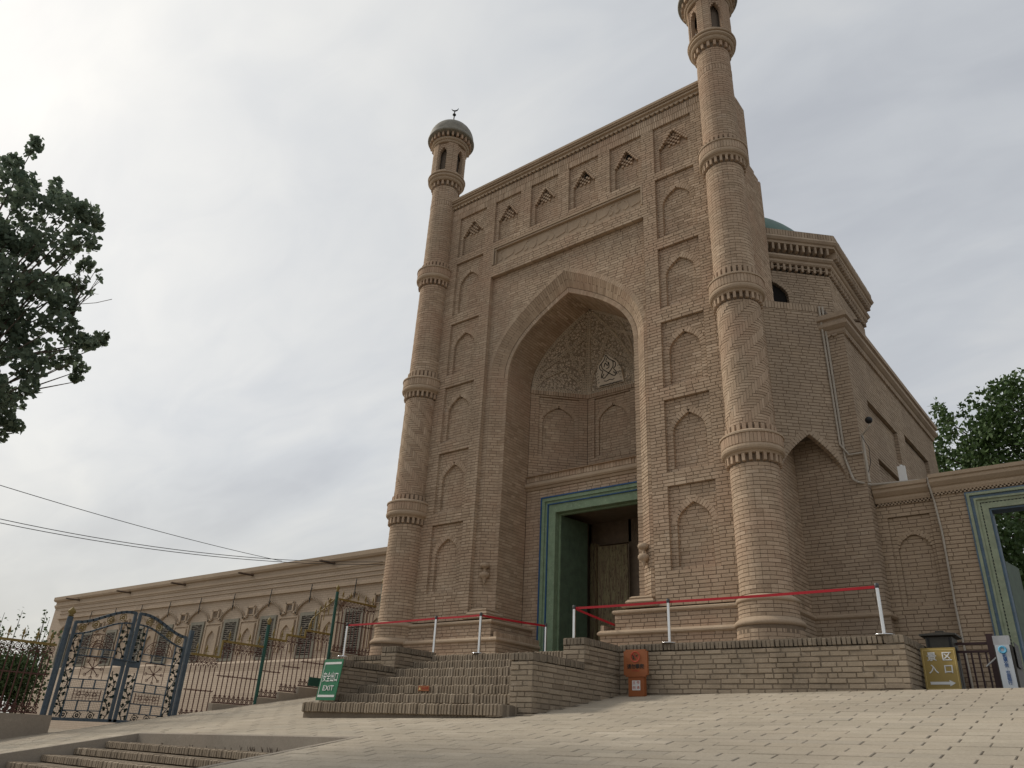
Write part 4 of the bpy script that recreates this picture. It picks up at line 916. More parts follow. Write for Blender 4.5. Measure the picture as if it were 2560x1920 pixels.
for sg in (-1, 1):
    xo, xi = sg * 2.31, sg * 1.86; xa, xb = sorted((xo, xi)); xlo = (-2.77, -2.32) if sg < 0 else (1.86, 2.31)
    for (yf, zt, zb_) in ((-2.32, ZC - .01, -.14), (-3.79, -.13, -1.15)):
        lay(SB, SM, V(0, yf, 0), X_, FN, zb_, zt - .13, lambda za, zb, xlo=xlo: [xlo], .1, LT, TC, 'rough', .008, .012, joint=.010); soldiers(SCB, SM, V(0, yf, 0), X_, FN, zt - .13, zt, xlo[0], xlo[1], .075, .3, 'rough', .009, .005, .02, .014, .014)
        if yf > -3: rng = (0, -1.15 - yf)
        else: rng = (0, -1.15 - yf)
        lo = zb_ if yf > -3 else -1.15
        xs_ = xlo[1]
        zmax_fn = (lambda za, zb, rng=rng: [rng])
        if yf > -3: lay(SB, SM, V(xs_, yf, 0), Y_, X_, -.14, zt - .13, zmax_fn, .1, LT, TC, 'rough', .008, .012, joint=.010); soldiers(SCB, SM, V(xs_, yf, 0), Y_, X_, zt - .13, zt, 0, rng[1], .075, .3, 'rough', .009, .004, .02, .014, .014)
        else:
            lay(SB, SM, V(xs_, yf, 0), Y_, X_, -1.15, -.26, lambda za, zb: [(0, 2.64)], .1, LT, TC, 'rough', .008, .012, joint=.010); soldiers(SCB, SM, V(xs_, yf, 0), Y_, X_, -.26, -.13, 0, 1.47, .075, .3, 'rough', .009, .004, .02, .014, .014)
            lay(SB, SM, V(xs_, yf, 0), Y_, X_, -.26, -.14, lambda za, zb: [(1.47, 2.64)], .1, LT, TC, 'rough', .008, .012, joint=.010)
    SM.box(xlo[0] + .02, xlo[1] - .02, -2.30, -1.1, -1.2, ZC - .03); SM.box(xlo[0] + .02, xlo[1] - .02, -3.77, -1.1, -1.2, -.16)
part('mortar', SM, 'mortar_grey', st_)
SB.finish(st_, 'brick_step', None, 300)
SCB.finish(st_, 'brick_coping', None, 150, 'coping_brick', 'coping')
# small warning plate on a riser
wp = thing('warning_plate', 'small orange warning plate stuck on a riser of the entrance steps', 'sign', (-.55, -3.24, -.66)); mb = MB(); mb.box(-.68, -.41, -3.25, -3.238, -.665, -.575); part('plate', mb, 'orange_paint', wp)
mb = MB(); mb.prism([V(-.665, -3.252, -.645), V(-.605, -3.252, -.645), V(-.635, -3.252, -.595)], V(0, -.002, 0)); part('triangle', mb, 'gold_line', wp); text('print', '小心台阶', 'print_red', wp, .042, (-.51, -3.2515, -.62), X_, FN)

# ------------------------------------------------------------------ wing wall with painted gate on the right
wg = thing('side_gate_wall', 'brick side wall with arched niche and a gateway framed in green and blue paint', 'wall', (9, 2.5, -.5))
WB = Bricks(); WMo = MB(); zg = -.6
an = Arch(.27, 2.42, 2.68, 1.33)
lay(WB, WMo, V(0, 2.5, 0), X_, FN, zg, 3.3, lambda za, zb: sub([(6.2, 7.36)], [(6.45, 7.21)] if 1.27 < (za + zb) / 2 < 3.02 else []), .1)
lay(WB, WMo, V(0, 2.55, 0), X_, FN, 1.2, 3.05, lambda za, zb: sub([(6.4, 7.26)], [(6.85 - an.hw((za + zb) / 2) - .03, 6.85 + an.hw((za + zb) / 2) + .03)] if 1.33 < (za + zb) / 2 < 2.69 else []), .08)
ring(WB, V(0, 2.55, 0), X_, FN, an, 6.85, .11, .06, .07); lay(WB, WMo, V(0, 2.6, 0), X_, FN, 1.25, 2.72, lambda za, zb: [(6.85 - an.hw((za + zb) / 2) - .04, 6.85 + an.hw((za + zb) / 2) + .04)] if (za + zb) / 2 < 2.68 else [], .05)
YW = 2.36
def wing2(za, zb): return sub([(7.36, 14.0)], [(7.9, 11.25)] if (za + zb) / 2 < 3.3 else [])
lay(WB, WMo, V(0, YW, 0), X_, FN, zg, 3.36, wing2, .1)
cm = MB(); pf = [(0, 3.34), (.03, 3.35), (.05, 3.40), (.05, 3.45), (.08, 3.47), (.14, 3.54), (.14, 3.6), (.17, 3.62), (.17, 3.69), (-.25, 3.72)]
cm.mould([(6.27, 2.5), (7.3, 2.5)], pf); cm.mould([(7.36, 2.75), (7.36, YW), (14, YW)][1:], [(a, b + .03) for a, b in pf]); part('cornice', cm, 'brick_wing', wg)
dn = MB()
for i in range(16):
    for r_ in range(2): x = 6.3 + i * .066 + .033 * r_; dn.box(x, x + .033, 2.46, 2.5, 3.28 + r_ * .03, 3.31 + r_ * .03)
for i in range(75):
    for r_ in range(2): x = 7.38 + i * .066 + .033 * r_; dn.box(x, x + .033, YW - .04, YW, 3.32 + r_ * .03, 3.35 + r_ * .03)
part('dentil_band', dn, 'brick_wing', wg, kind='stuff')
wc = MB(); wc.box(6.3, 7.8, 2.65, 2.95, zg, 3.68); wc.box(11.3, 14, 2.5, 2.95, zg, 3.68); wc.box(7.8, 11.3, 2.5, 2.95, 3.3, 3.68); wc.box(7.8, 7.92, 2.5, 2.95, zg, 3.3); part('core', wc, 'brick_dark', wg)
part('mortar', WMo, 'mortar', wg); WB.finish(wg, 'brick_wing', None, 300, flt=lambda c, u, v: u < 2420)
gf = MB(); gb = MB(); gd = MB(); g2 = MB(); xc = 9.575
def gfr(mb, w0, w1, z0, z1, y0, y1): mb.box(xc - w0, xc - w1, y0, y1, zg, z0); mb.box(xc + w1, xc + w0, y0, y1, zg, z0); mb.box(xc - w1, xc + w1, y0, y1, z1, z0)
gfr(gb, 1.675, 1.645, 3.3, 3.27, YW - .05, 2.6); gfr(g2, 1.645, 1.60, 3.27, 3.225, YW - .07, 2.6); gfr(gb, 1.60, 1.545, 3.225, 3.17, YW - .03, 2.6); gfr(g2, 1.545, 1.51, 3.17, 3.135, YW - .045, 2.6); gfr(gf, 1.51, 1.455, 3.135, 3.08, YW - .015, 2.6); gfr(gf, 1.435, 1.335, 3.06, 2.96, YW - .01, 2.6); gfr(gd, 1.455, 1.435, 3.08, 3.06, YW + .0, 2.6); gfr(gb, 1.335, 1.30, 2.96, 2.925, YW + .03, 2.7)
gfp = part('gate_frame', gf, 'paint_green_pale', wg); part('frame_bead', g2, 'paint_green_pale', gfp); part('frame_line', gb, 'paint_blue_pale', gfp)
dd = MB()
for i in range(60): dd.box(xc - 1.452, xc - 1.437, YW - .012, YW + .01, 3.05 - i * .06, 3.08 - i * .06)
for i in range(46): dd.box(xc - 1.42 + i * .06, xc - 1.39 + i * .06, YW - .012, YW + .01, 3.063, 3.077)
part('frame_dots', dd, 'iron_dark', gfp, kind='stuff'); part('frame_groove', gd, 'paint_green_pale', gfp)
lf = MB(); lf.obox(V(xc - 1.3, 2.75, zg + .05), V(.12, .78, 0), V(-.05, .01, 0), V(0, 0, 2.6)); part('gate_leaf', lf, 'paint_green_dark', wg)
wb = thing('antenna_box', 'small white upright box standing on the side wall by the hall', 'box', (6.85, 2.6, 3.72)); mb = MB(); mb.box(6.79, 6.93, 2.5, 2.58, 3.715, 4.08); mb.tube([V(6.86, 2.54, 4.08), V(6.86, 2.54, 4.11)], .03, 8); part('housing', mb, 'white_paint', wb)
cb = MB()
for k in range(5): cb.tube([V(6.4 + .25 * (i / 8) + .02 * math.sin(i * 2 + k), 2.46 + .02 * k, 3.735 + .03 * abs(math.sin(i * 1.3 + k))) for i in range(9)], .008, 5)
o = part('cable_coil', cb, 'cable', None); tag(o, 'tangle of black cable lying on top of the side wall', 'cable')
hs_ = MB(); hs_.tube([V(7.33, 2.4, 3.72), V(7.34, 2.25, 3.55), V(7.37, 2.33, 3.2), V(7.40, 2.33, 2.6), V(7.38, 2.33, 1.2), V(7.40, 2.33, .1), V(7.40, 2.33, -.5)], .02, 6); o = part('drain_hose', hs_, 'pipe', None); tag(o, 'thin pipe running down the joint of the side wall', 'pipe')

# ------------------------------------------------------------------ long side building on the left
sb = thing('side_building', 'long low tan brick building with lattice windows and hood mouldings behind the fence', 'building', (-19, 4, -1.4))
YB = 3.0; bw = MB()
bw.box(-32.6, -5.0, YB, YB + 6, -1.6, 4.0); part('wall', bw, 'brick_far', sb)
bc = MB(); bc.mould([(-32.6, 9), (-32.6, YB), (-5.0, YB)], [(0, 3.62), (.03, 3.63), (.03, 3.68), (.06, 3.70), (.06, 3.78), (.02, 3.80), (.02, 3.92), (.1, 3.95), (.14, 4.02), (.14, 4.16), (-.3, 4.18)]); part('cornice', bc, 'plaster_wall', sb)
bl = MB()
for z in (3.12, 3.33, 3.48): bl.box(-31.9, -5.0, YB - (.09 if z < 3.2 else .035), YB + .01, z - (.06 if z < 3.2 else .02), z)
part('string_course', bl, 'plaster_wall', sb)
bp = MB(); bp.mould([(-32.6, 9), (-32.6, YB), (-5.0, YB)], [(.55, -1.8), (.35, -.3), (.16, .45), (.16, .72), (.1, .78), (0, .80)]); part('plinth', bp, 'brick_far', sb)
hood_prof = arch_curve(.72, 2.3, 2.82, 14)
wxs = [-9.98 - 2.29 * i for i in range(10)]
for x in wxs:
    wf = MB(); wf.box(x - .47, x - .36, YB - .05, YB + .02, .82, 2.32); wf.box(x + .36, x + .47, YB - .05, YB + .02, .82, 2.32); wf.box(x - .36, x + .36, YB - .05, YB + .02, 2.2, 2.32); wf.box(x - .36, x + .36, YB - .05, YB + .02, .82, .92)
    w_ = part('window', wf, 'win_frame', sb)
    vd = MB(); vd.box(x - .36, x + .36, YB - .012, YB + .01, .92, 2.2); part('window_void', vd, 'void', w_)
    la = MB()
    for i in range(18): la.box(x - .36, x + .36, YB - .036, YB - .018, .95 + i * .07, .985 + i * .07)
    for i in range(5):
        for sg in (-1, 1): zc = 1.05 + i * .25; la.obox(V(x - sg * .2, YB - .046, zc), V(sg * .4, 0, .14), V(0, .01, 0), V(0, 0, .025))
    part('lattice', la, 'lattice', w_)
    hd = MB()
    cv = [(-.78 - .16, 2.36), (-.78, 2.36)] + [(-a, b) for a, b in hood_prof] + [(a, b) for a, b in hood_prof[::-1]] + [(.78, 2.36), (.94, 2.36), (.94, 2.70)]
    cv = cv + [(2.29 - .94, 2.70), (2.29 - .94, 2.36)]
    for p, q in zip(cv[:-1], cv[1:]):
        d = V(q[0] - p[0], 0, q[1] - p[1]); L = np.linalg.norm(d)
        if L < 1e-4: continue
        d /= L; nn = V(-d[2], 0, d[0]); hd.obox(V(x + p[0], YB + .01, p[1]) - nn * .035 - d * .015, d * (L + .03), nn * .07, V(0, -.085, 0))
    part('hood_moulding', hd, 'plaster_wall', sb)
    nx = x + 1.145
    nf = MB()
    nf.box(nx - .56, nx - .50, YB - .04, YB + .01, 1.06, 2.24); nf.box(nx + .50, nx + .56, YB - .04, YB + .01, 1.06, 2.24); nf.box(nx - .50, nx + .50, YB - .04, YB + .01, 2.18, 2.24)
    nf.box(nx - .36, nx + .36, YB - .03, YB + .01, 2.4, 2.44) ; nf.box(nx - .36, nx - .30, YB - .03, YB + .01, 2.44, 2.62); nf.box(nx + .30, nx + .36, YB - .03, YB + .01, 2.44, 2.62)
    ac = arch_curve(.27, 1.6, 1.95, 10)
    pl_ = [V(nx - .40, YB - .004, 1.06), V(nx - .40, YB - .004, 2.1), V(nx, YB - .004, 2.1), V(nx, YB - .004, 1.95)] + [V(nx - a, YB - .004, b) for a, b in ac[::-1]] + [V(nx - .27, YB - .004, 1.06)]
    nf.prism(pl_, V(0, -.06, 0)); nf.prism([V(2 * nx - p[0], p[1], p[2]) for p in pl_][::-1], V(0, -.06, 0))
    part('niche_surround', nf, 'plaster_wall', sb)
    vt = MB(); vt.box(nx - .28, nx + .28, YB - .008, YB + .01, 2.45, 2.62); vp_ = part('vent', vt, 'brick_dark', sb)
    if abs(nx + 11.1) < .4 or abs(nx + 18.0) < 1.3:
        vl = MB()
        for i in range(7): vl.obox(V(nx - .28 + i * .08, YB - .03, 2.45), V(.07, 0, .17), V(.02, 0, 0), V(0, .015, 0))
        part('vent_slats', vl, 'plaster_wall', vp_)
    dp = MB(); dp.tube([V(x, YB - .1, 3.25), V(x, YB - .12, 3.0), V(x - .02, YB - .1, 2.62)], .016, 5); part('iron_tie', dp, 'iron_dark', sb)
for x in (-11.4, -16.1, -20.8, -25.3, -30.2):
    gu = MB(); gu.obox(V(x, YB + .1, 3.86), V(.0, -.75, -.02), V(.1, 0, 0), V(0, 0, .02)); gu.obox(V(x, YB + .1, 3.86), V(.0, -.75, -.02), V(.02, 0, 0), V(0, 0, .06)); gu.obox(V(x + .08, YB + .1, 3.86), V(.0, -.75, -.02), V(.02, 0, 0), V(0, 0, .06)); part('rain_spout', gu, 'gutter_wood', sb)
# ------------------------------------------------------------------ fence and gate (plane x = -8, running away from the camera)
FX = -8.0
def FP(y, z, o=0.0): return V(FX + o, y, z)
def circ(mb, y, z, r, tr=.008, n=12): mb.tube([FP(y + r * math.cos(a), z + r * math.sin(a)) for a in np.linspace(0, 2 * math.pi, n + 1)], tr, 4, False)
def spear(mb, y, z, h=.2):
    mb.tube([FP(y, z), FP(y, z + h * .35)], .012, 5); mb.prism([FP(y, z + h * .3, -.008), FP(y + .028, z + h * .55, -.008), FP(y, z + h, -.008), FP(y - .028, z + h * .55, -.008)], V(.016, 0, 0))
    for sg in (-1, 1): mb.tube([FP(y, z + h * .2), FP(y + sg * .03, z + h * .36), FP(y + sg * .055, z + h * .34), FP(y + sg * .055, z + h * .24)], .008, 4)
def fence_section(t, y0, y1, zr, zb, mid, fin=True):
    r_ = MB(); r_.box(FX - .02, FX + .02, y0, y1, zr - .03, zr + .02); ra = part('top_rail', r_, 'gold_paint', t)
    n = max(2, round((y1 - y0) / .135)); st = (y1 - y0) / n
    sbm = MB(); bb = MB()
    for i in range(n):
        yc = y0 + (i + .5) * st; b_ = MB(); b_.tube([FP(yc, zb + .13), FP(yc, zr - .22)], .0135, 5); b_.sphere(tuple(FP(yc, zb + .17)), .022, 6, 4); part('bar', b_, 'iron_red', t)
        circ(sbm, yc, zr - .095, st * .44); circ(sbm, yc, zr - .095, st * .2)
        sbm.tube([FP(yc - st / 2 + st * .5 * (1 - math.cos(a)), zr - .26 + .08 * math.sin(a)) for a in np.linspace(0, math.pi, 7)], .008, 4)
        for sg in (-1, 1): bb.tube([FP(yc - sg * st / 2, zb + .02), FP(yc, zb + .07), FP(yc + sg * st / 2, zb + .12)], .008, 4)
        circ(bb, yc, zb + .07, st * .28, .008, 10); circ(bb, yc, zb + .155, .035, .007, 8)
    sbm.tube([FP(y0, zr - .165), FP(y1, zr - .165)], .008, 4); bb.tube([FP(y0, zb + .015), FP(y1, zb + .015)], .012, 4); bb.tube([FP(y0, zb + .125), FP(y1, zb + .125)], .008, 4)
    part('scroll_band', sbm, 'iron_red', t); part('foot_band', bb, 'iron_red', t)
    mm = MB(); k = int((y1 - y0) / .04); mm.tube([FP(y0, mid), FP(y1, mid)], .010, 5)
    for i in range(k): mm.tube([FP(y0 + (i + .5) * (y1 - y0) / k, mid - .022), FP(y0 + (i + .5) * (y1 - y0) / k + .012, mid + .022)], .007, 4)
    part('twisted_rail', mm, 'iron_red', t)
    if fin:
        nf = max(2, round((y1 - y0) / .27))
        for i in range(nf):
            f_ = MB(); spear(f_, y0 + (i + .5) * (y1 - y0) / nf, zr + .02, .24); part('finial', f_, 'gold_paint', t)
def post(t, x, y, z0, z1, mat='post_green', w=.045, fin='gold_paint'):
    p = MB(); p.tube([V(x, y, z0), V(x, y, z1)], w, 12); po = part('post', p, mat, t); f_ = MB(); f_.lathe([(.02, z1), (w * 1.1, z1 + .02), (w * .6, z1 + .045), (w * 1.35, z1 + .09), (w * 1.2, z1 + .13), (.012, z1 + .19), (.001, z1 + .21)], (x, y), 10); part('post_cap', f_, fin, po, smooth=True)
fe = thing('iron_fence', 'stepped iron fence with green posts and gold spear finials right of the blue gate', 'fence', (FX, -1.5, -1))
for y0, y1, zr, zb in ((-3.56, -2.79, .14, -1.27), (-2.77, -1.6, .52, -.90), (-1.49, -.94, .745, -.675), (-.92, -.35, .91, -.50), (-.33, .50, 1.10, -.33)): fence_section(fe, y0, y1, zr, zb, zb + .62)
for y, z0, z1 in ((-2.78, .14, .52), (-.93, .745, .91), (-.34, .91, 1.10)): 
    v = MB(); v.box(FX - .018, FX + .018, y - .02, y + .02, z0 - .03, z1 + .02); part('rail_riser', v, 'gold_paint', fe)
fence_section(fe, .64, 2.1, 2.10, .66, 1.45)
cv = MB(); cv.tube([FP(-.25, 1.1), FP(-.24, 1.25), FP(-.18, 1.42), FP(-.05, 1.55), FP(.15, 1.72), FP(.48, 2.05)], .02, 6)
for y, z in ((-.1, 1.5), (.05, 1.62), (.2, 1.76), (.34, 1.9)): spear(cv, y, z, .2); cv.tube([FP(y, z), FP(y, z - .32)], .014, 5)
part('ramped_rail', cv, 'gold_paint', fe)
post(fe, FX, -1.545, -1.0, 1.07); post(fe, FX, .56, .1, 2.28); post(fe, FX + .1, 2.2, .5, 2.78)
lw = thing('fence_footing', 'stepped concrete footing under the iron fence, rising to the right', 'footing', (FX, -1, -1.2)); mb = MB()
for y0, y1, zt in ((-2.78, -1.55, -.90), (-1.55, -.93, -.68), (-.93, -.34, -.51), (-.34, .6, -.34), (.6, 2.3, .64)):
    mb.box(FX - .09, FX + .09, y0 + .002, y1 - .002, -1.7, zt - .006)
part('block', mb, 'concrete', lw)
fl_ = thing('iron_fence', 'low red iron fence with gold rail left of the blue gate, hedge behind', 'fence', (FX, -8, -1.4)); fence_section(fl_, -10.2, -6.62, -.03, -1.36, -.62)
cw = thing('kerb_wall', 'low plastered kerb wall under the fence at the left edge', 'wall', (FX, -8, -2)); mb = MB(); mb.box(FX - .12, FX + .12, -13.5, -6.36, -3.2, -1.37); part('block', mb, 'concrete', cw)
gs = thing('fence_notice', 'small dark green notice board hung low on the iron fence', 'sign', (FX + .03, .2, -.2)); mb = MB(); mb.box(FX + .03, FX + .045, -.02, .46, -.29, -.07); part('board', mb, 'post_green', gs)
# double gate
ga = thing('iron_gate', 'blue iron double gate with scrolled vine panels and arched top', 'gate', (FX, -5.05, -1.45))
post(ga, FX, -6.5, -1.37, .56, 'gate_blue', .06)
p = MB(); p.box(FX - .04, FX + .04, -3.70, -3.61, -1.34, .65); part('post', p, 'gate_blue', ga)
def leaf_gate(ya, yb):
    s2y = lambda s: ya + (yb - ya) * s / 1.32
    def Q(s, z, o=0): return FP(s2y(s), z, o)
    topz = lambda s: .47 + .37 * (.5 - .5 * math.cos(math.pi * min(1, s / 1.2))); lowz = lambda s: topz(s) - .24
    fm_ = MB()
    def bar(s0, z0, s1, z1, w=.03, d=.035):
        a, b = Q(s0, z0), Q(s1, z1); t_ = b - a; L = np.linalg.norm(t_); t_ /= L; sd_ = np.cross(t_, V(1, 0, 0)); fm_.obox(a - sd_ * w / 2 - V(d / 2, 0, 0) - t_ * .01, t_ * (L + .02), sd_ * w, V(d, 0, 0))
    bar(.04, -1.45, .04, topz(.04), .06, .045); bar(1.28, -1.42, 1.28, topz(1.28), .07, .045); bar(.0, -1.43, 1.32, -1.41, .06, .045)
    for fz, w in ((topz, .06), (lowz, .035)):
        ss = np.linspace(.04, 1.28, 12)
        for a, b in zip(ss[:-1], ss[1:]): bar(a, fz(a), b, fz(b), w, .04)
    bar(.25, -1.41, .25, lowz(.25), .022); bar(1.03, -1.41, 1.03, lowz(1.03), .022)
    for z in (-.02, -.17, -.64, -.81, -1.06, -1.25): bar(.25, z - .01, 1.03, z + .015, .02)
    for s in (.51, .77): bar(s, -.17, s, -.02, .02); bar(s, -.81, s, -.64, .02); bar(s, -1.25, s, -1.06, .02)
    lf_ = part('gate_leaf', fm_, 'gate_blue', ga)
    # vine scrolls
    vs_ = MB(); lv = MB(); rr = random.Random(5)
    for sc0, z0, z1 in ((.15, -1.38, lowz(.15) - .02), (1.14, -1.38, -.4), (1.14, -.24, lowz(1.14) - .02)):
        zz = np.arange(z0, z1, .03); vs_.tube([Q(sc0 + .055 * math.sin((z - z0) * 12), z) for z in zz], .011, 5)
        k = 0
        for z in np.arange(z0 + .05, z1 - .03, .075):
            sg = 1 if k % 2 else -1; k += 1; c = sc0 + sg * .02
            vs_.tube([Q(sc0 + .05 * math.sin((z - z0) * 12), z), Q(c + sg * .05, z + .035), Q(c + sg * .07, z + .01), Q(c + sg * .05, z - .01)], .008, 4)
            for q in range(3): e = Q(c + sg * rr.uniform(.01, .07), z + rr.uniform(-.03, .04), -.004); a = rr.uniform(0, 3.1); lv.prism([e + V(0, .026 * math.cos(a + b) * (1 if b not in (1.57, 4.71) else .55), .026 * math.sin(a + b)) for b in (0, 1.1, 2.1, 3.14, 4.2, 5.2)], V(.008, 0, 0))
    part('vine_scroll', vs_, 'iron_dark', lf_); part('vine_leaf', lv, 'gate_leaf', lf_, kind='stuff')
    ro = MB()
    for s in (.29, .57, .85): z = -1.34; yy = s2y(s); circ(ro, yy, z, .07, .009); circ(ro, yy, z, .028, .014, 8); [ro.tube([FP(yy + .07 * math.cos(a), z + .07 * math.sin(a)), FP(yy + .1 * math.cos(a + .5), z + .1 * math.sin(a + .5))], .007, 4) for a in np.arange(0, 6.2, 1.57)]
    part('foot_rosette', ro, 'iron_dark', lf_)
    ro = MB()
    for s in (.2, .47, .76, 1.02): z = (topz(s) + lowz(s)) / 2; yy = s2y(s); circ(ro, yy, z, .075, .009); circ(ro, yy, z, .03, .015, 8); ro.tube([FP(yy - .08, z - .06), FP(yy - .02, z + .02), FP(yy + .05, z + .08)], .007, 4)
    part('top_rosette', ro, 'gold_paint', lf_)
    pn_ = MB(); c = .64
    for r in (.1, .16, .3): pn_.tube([Q(c + r * math.cos(a) * 1.15, .0 + r * math.sin(a)) for a in np.linspace(0, math.pi, 14)], .008, 4)
    for a in np.linspace(.15, math.pi - .15, 11): pn_.tube([Q(c + .03 * math.cos(a), .03 * math.sin(a)), Q(c + .16 * math.cos(a), .16 * math.sin(a))], .005, 4)
    for a in np.linspace(.3, math.pi - .3, 6): circ(pn_, s2y(c + .23 * math.cos(a) * 1.1), .23 * math.sin(a), .045, .006, 8)
    # star panel
    for a in np.arange(0, 6.28, math.pi / 4): pn_.tube([Q(c, -.41), Q(c + .2 * math.cos(a), -.41 + .2 * math.sin(a))], .009, 4); circ(pn_, s2y(c + .19 * math.cos(a)), -.41 + .19 * math.sin(a), .03, .006, 7)
    for a, b in (((.4, -.63), (.4, -.19)), ((.88, -.63), (.88, -.19)), ((.4, -.19), (.88, -.19)), ((.38, -.83), (.38, -1.05)), ((.95, -.83), (.95, -1.05))): pn_.tube([Q(*a), Q(*b)], .008, 4)
    for i in range(9): pn_.tube([Q(.38 + i * .07, -.83), Q(.38 + i * .07, -1.05)], .005, 4)
    for z in (-.88, -.94, -1.0): pn_.tube([Q(.38, z), Q(.95, z)], .005, 4)
    for s in (.5, .66, .82): circ(pn_, s2y(s), -.93, .04, .008, 8)
    part('panel_ironwork', pn_, 'iron_red', lf_)
    wm = MB()
    for s in np.arange(.08, 1.26, .035): wm.tube([Q(s, -1.42), Q(s, -.65)], .0022, 3, False)
    for z in np.arange(-1.42, -.65, .035): wm.tube([Q(.06, z), Q(1.26, z)], .0022, 3, False)
    part('wire_mesh', wm, 'iron_dark', lf_)
    bx = MB(); a = Q(1.02, -.31, -.03); b = Q(1.3, -.31, -.03); bx.obox(a, b - a, V(.06, 0, 0), V(0, 0, .12)); part('lock_box', bx, 'gate_blue', lf_)
leaf_gate(-6.40, -5.075); leaf_gate(-3.73, -5.045)
bo = MB(); bo.tube([FP(-5.36, -.175, .05), FP(-4.86, -.19, .05)], .014, 6); part('bolt', bo, 'gate_blue', ga)
# ------------------------------------------------------------------ stanchions with belts
def stanchion(label, x, y, z, h=.8, belts=()):
    t = thing('barrier_post', label, 'barrier post', (x, y, z), 'chrome barrier posts on the terrace')
    b = MB(); b.lathe([(.001, z), (.155, z), (.155, z + .008), (.15, z + .014), (.05, z + .03), (.028, z + .035)], (x, y), 24); part('base', b, 'steel', t, smooth=True)
    b = MB(); b.lathe([(.028, z + .02), (.028, z + h - .07)], (x, y), 16); part('tube', b, 'steel', t, smooth=True)
    b = MB(); b.lathe([(.028, z + h - .075), (.033, z + h - .07), (.033, z + h - .01), (.025, z + h), (.001, z + h + .002)], (x, y), 16); part('cassette', b, 'steel_head', t, smooth=True)
    for (x2, y2, z2) in belts:
        A_, B_ = V(x, y, z + h - .055), V(x2, y2, z2 - .055); d = B_ - A_; L = np.linalg.norm(d); n = 10; mb = MB(); P = [A_ + d * (.03 / L + (1 - .06 / L) * i / n) - V(0, 0, .012 * L * 4 * (i / n) * (1 - i / n) * .25) for i in range(n + 1)]; nn = np.cross(d / L, Z_); nn /= np.linalg.norm(nn)
        for i in range(n): mb.obox(P[i] - nn * .0012 - V(0, 0, .022), P[i + 1] - P[i], V(0, 0, .044), nn * .0024)
        part('belt', mb, 'belt_red', t)
pR, pM, pD, p3, p2, p1, pdl = (6.86, -1.04, .292, .78), (3.28, -1.04, .292, .78), (1.30, -1.14, .222, .84), (-1.10, -1.12, .222, .84), (-2.5, -1.02, .222, .86), (-5.52, -1.0, .275, .80), (-.62, .6, .222, .83)
tp = lambda p: (p[0], p[1], p[2] + p[3])
stanchion('chrome barrier post at the right end of the terrace wall, nearest the brown sign', *pR)
stanchion('chrome barrier post in the middle of the right terrace, above the orange sign', *pM, belts=[tp(pR)])
stanchion('chrome barrier post at the portal beside the open green door, two red belts leaving it', *pD, belts=[tp(pM), (1.62, -.02, .86)])
stanchion('chrome barrier post left of the doorway at the head of the steps', *p3, belts=[tp(pdl)])
stanchion('chrome barrier post half hidden by the left cheek wall, second from the left', *p2, belts=[tp(p3)])
stanchion('leftmost chrome barrier post, beside the iron fence', *p1, belts=[tp(p2)])
stanchion('short looking far barrier post against the green door frame', *pdl)
# ------------------------------------------------------------------ signs
es = thing('exit_sign', 'green white-lettered EXIT board leaning at the left foot of the steps', 'sign', (-2.44, -3.86, -.92))
U_ = V(.99, -.02, 0); U_ /= np.linalg.norm(U_); Up = V(.035, .10, .99); Up /= np.linalg.norm(Up); NS = np.cross(U_, Up); O_ = V(-2.69, -3.93, -.88)
mb = MB(); mb.obox(O_, U_ * .56, Up * .74, -NS * .012); part('board', mb, 'sign_green', es)
mb = MB(); f0 = O_ + NS * .0015
for a, b, w, h in ((.035, .055, .49, .04), (.035, .645, .49, .04), (.035, .095, .012, .55)): mb.obox(f0 + U_ * a + Up * b, U_ * w, Up * h, NS * .002)
part('border', mb, 'print_white', es)
text('lettering', '安全出口', 'print_white', es, .112, f0 + U_ * .295 + Up * .40 + NS * .003, U_, NS, bold=.0014).scale = (1.0, 1.65, 1); text('lettering', 'EXIT', 'print_white', es, .15, f0 + U_ * .295 + Up * .21 + NS * .003, U_, NS, bold=.002).scale = (1.05, .85, 1)
osg = thing('climbing_notice', 'orange notice board on a short pedestal in front of the terrace wall', 'sign', (2.8, -1.36, -.61))
mb = MB(); x0, x1, yo = 2.55, 3.02, -1.36; z0, z1 = -.29, .165; c = .035
mb.prism([V(x0 + c, yo, z0), V(x1 - c, yo, z0), V(x1 - c, yo, z0 + c * .8), V(x1, yo, z0 + c * .8), V(x1, yo, z1 - c * .8), V(x1 - c, yo, z1 - c * .8), V(x1 - c, yo, z1), V(x0 + c, yo, z1), V(x0 + c, yo, z1 - c * .8), V(x0, yo, z1 - c * .8), V(x0, yo, z0 + c * .8), V(x0 + c, yo, z0 + c * .8)], V(0, -.05, 0)); part('board', mb, 'orange_paint', osg)
mb = MB(); mb.box(x0 + .08, x1 - .08, yo - .035, yo + .05, -.61, z0); part('pedestal', mb, 'orange_paint', osg)
mb = MB(); xm = (x0 + x1) / 2; F0 = V(0, yo - .053, 0)
mb.tube([V(xm + .085 * math.cos(a), yo - .052, .04 + .085 * math.sin(a)) for a in np.linspace(0, 6.2832, 25)], .008, 5, False); mb.tube([V(xm - .06, yo - .052, .10), V(xm + .06, yo - .052, -.02)], .007, 5); part('prohibition_ring', mb, 'print_red', osg)
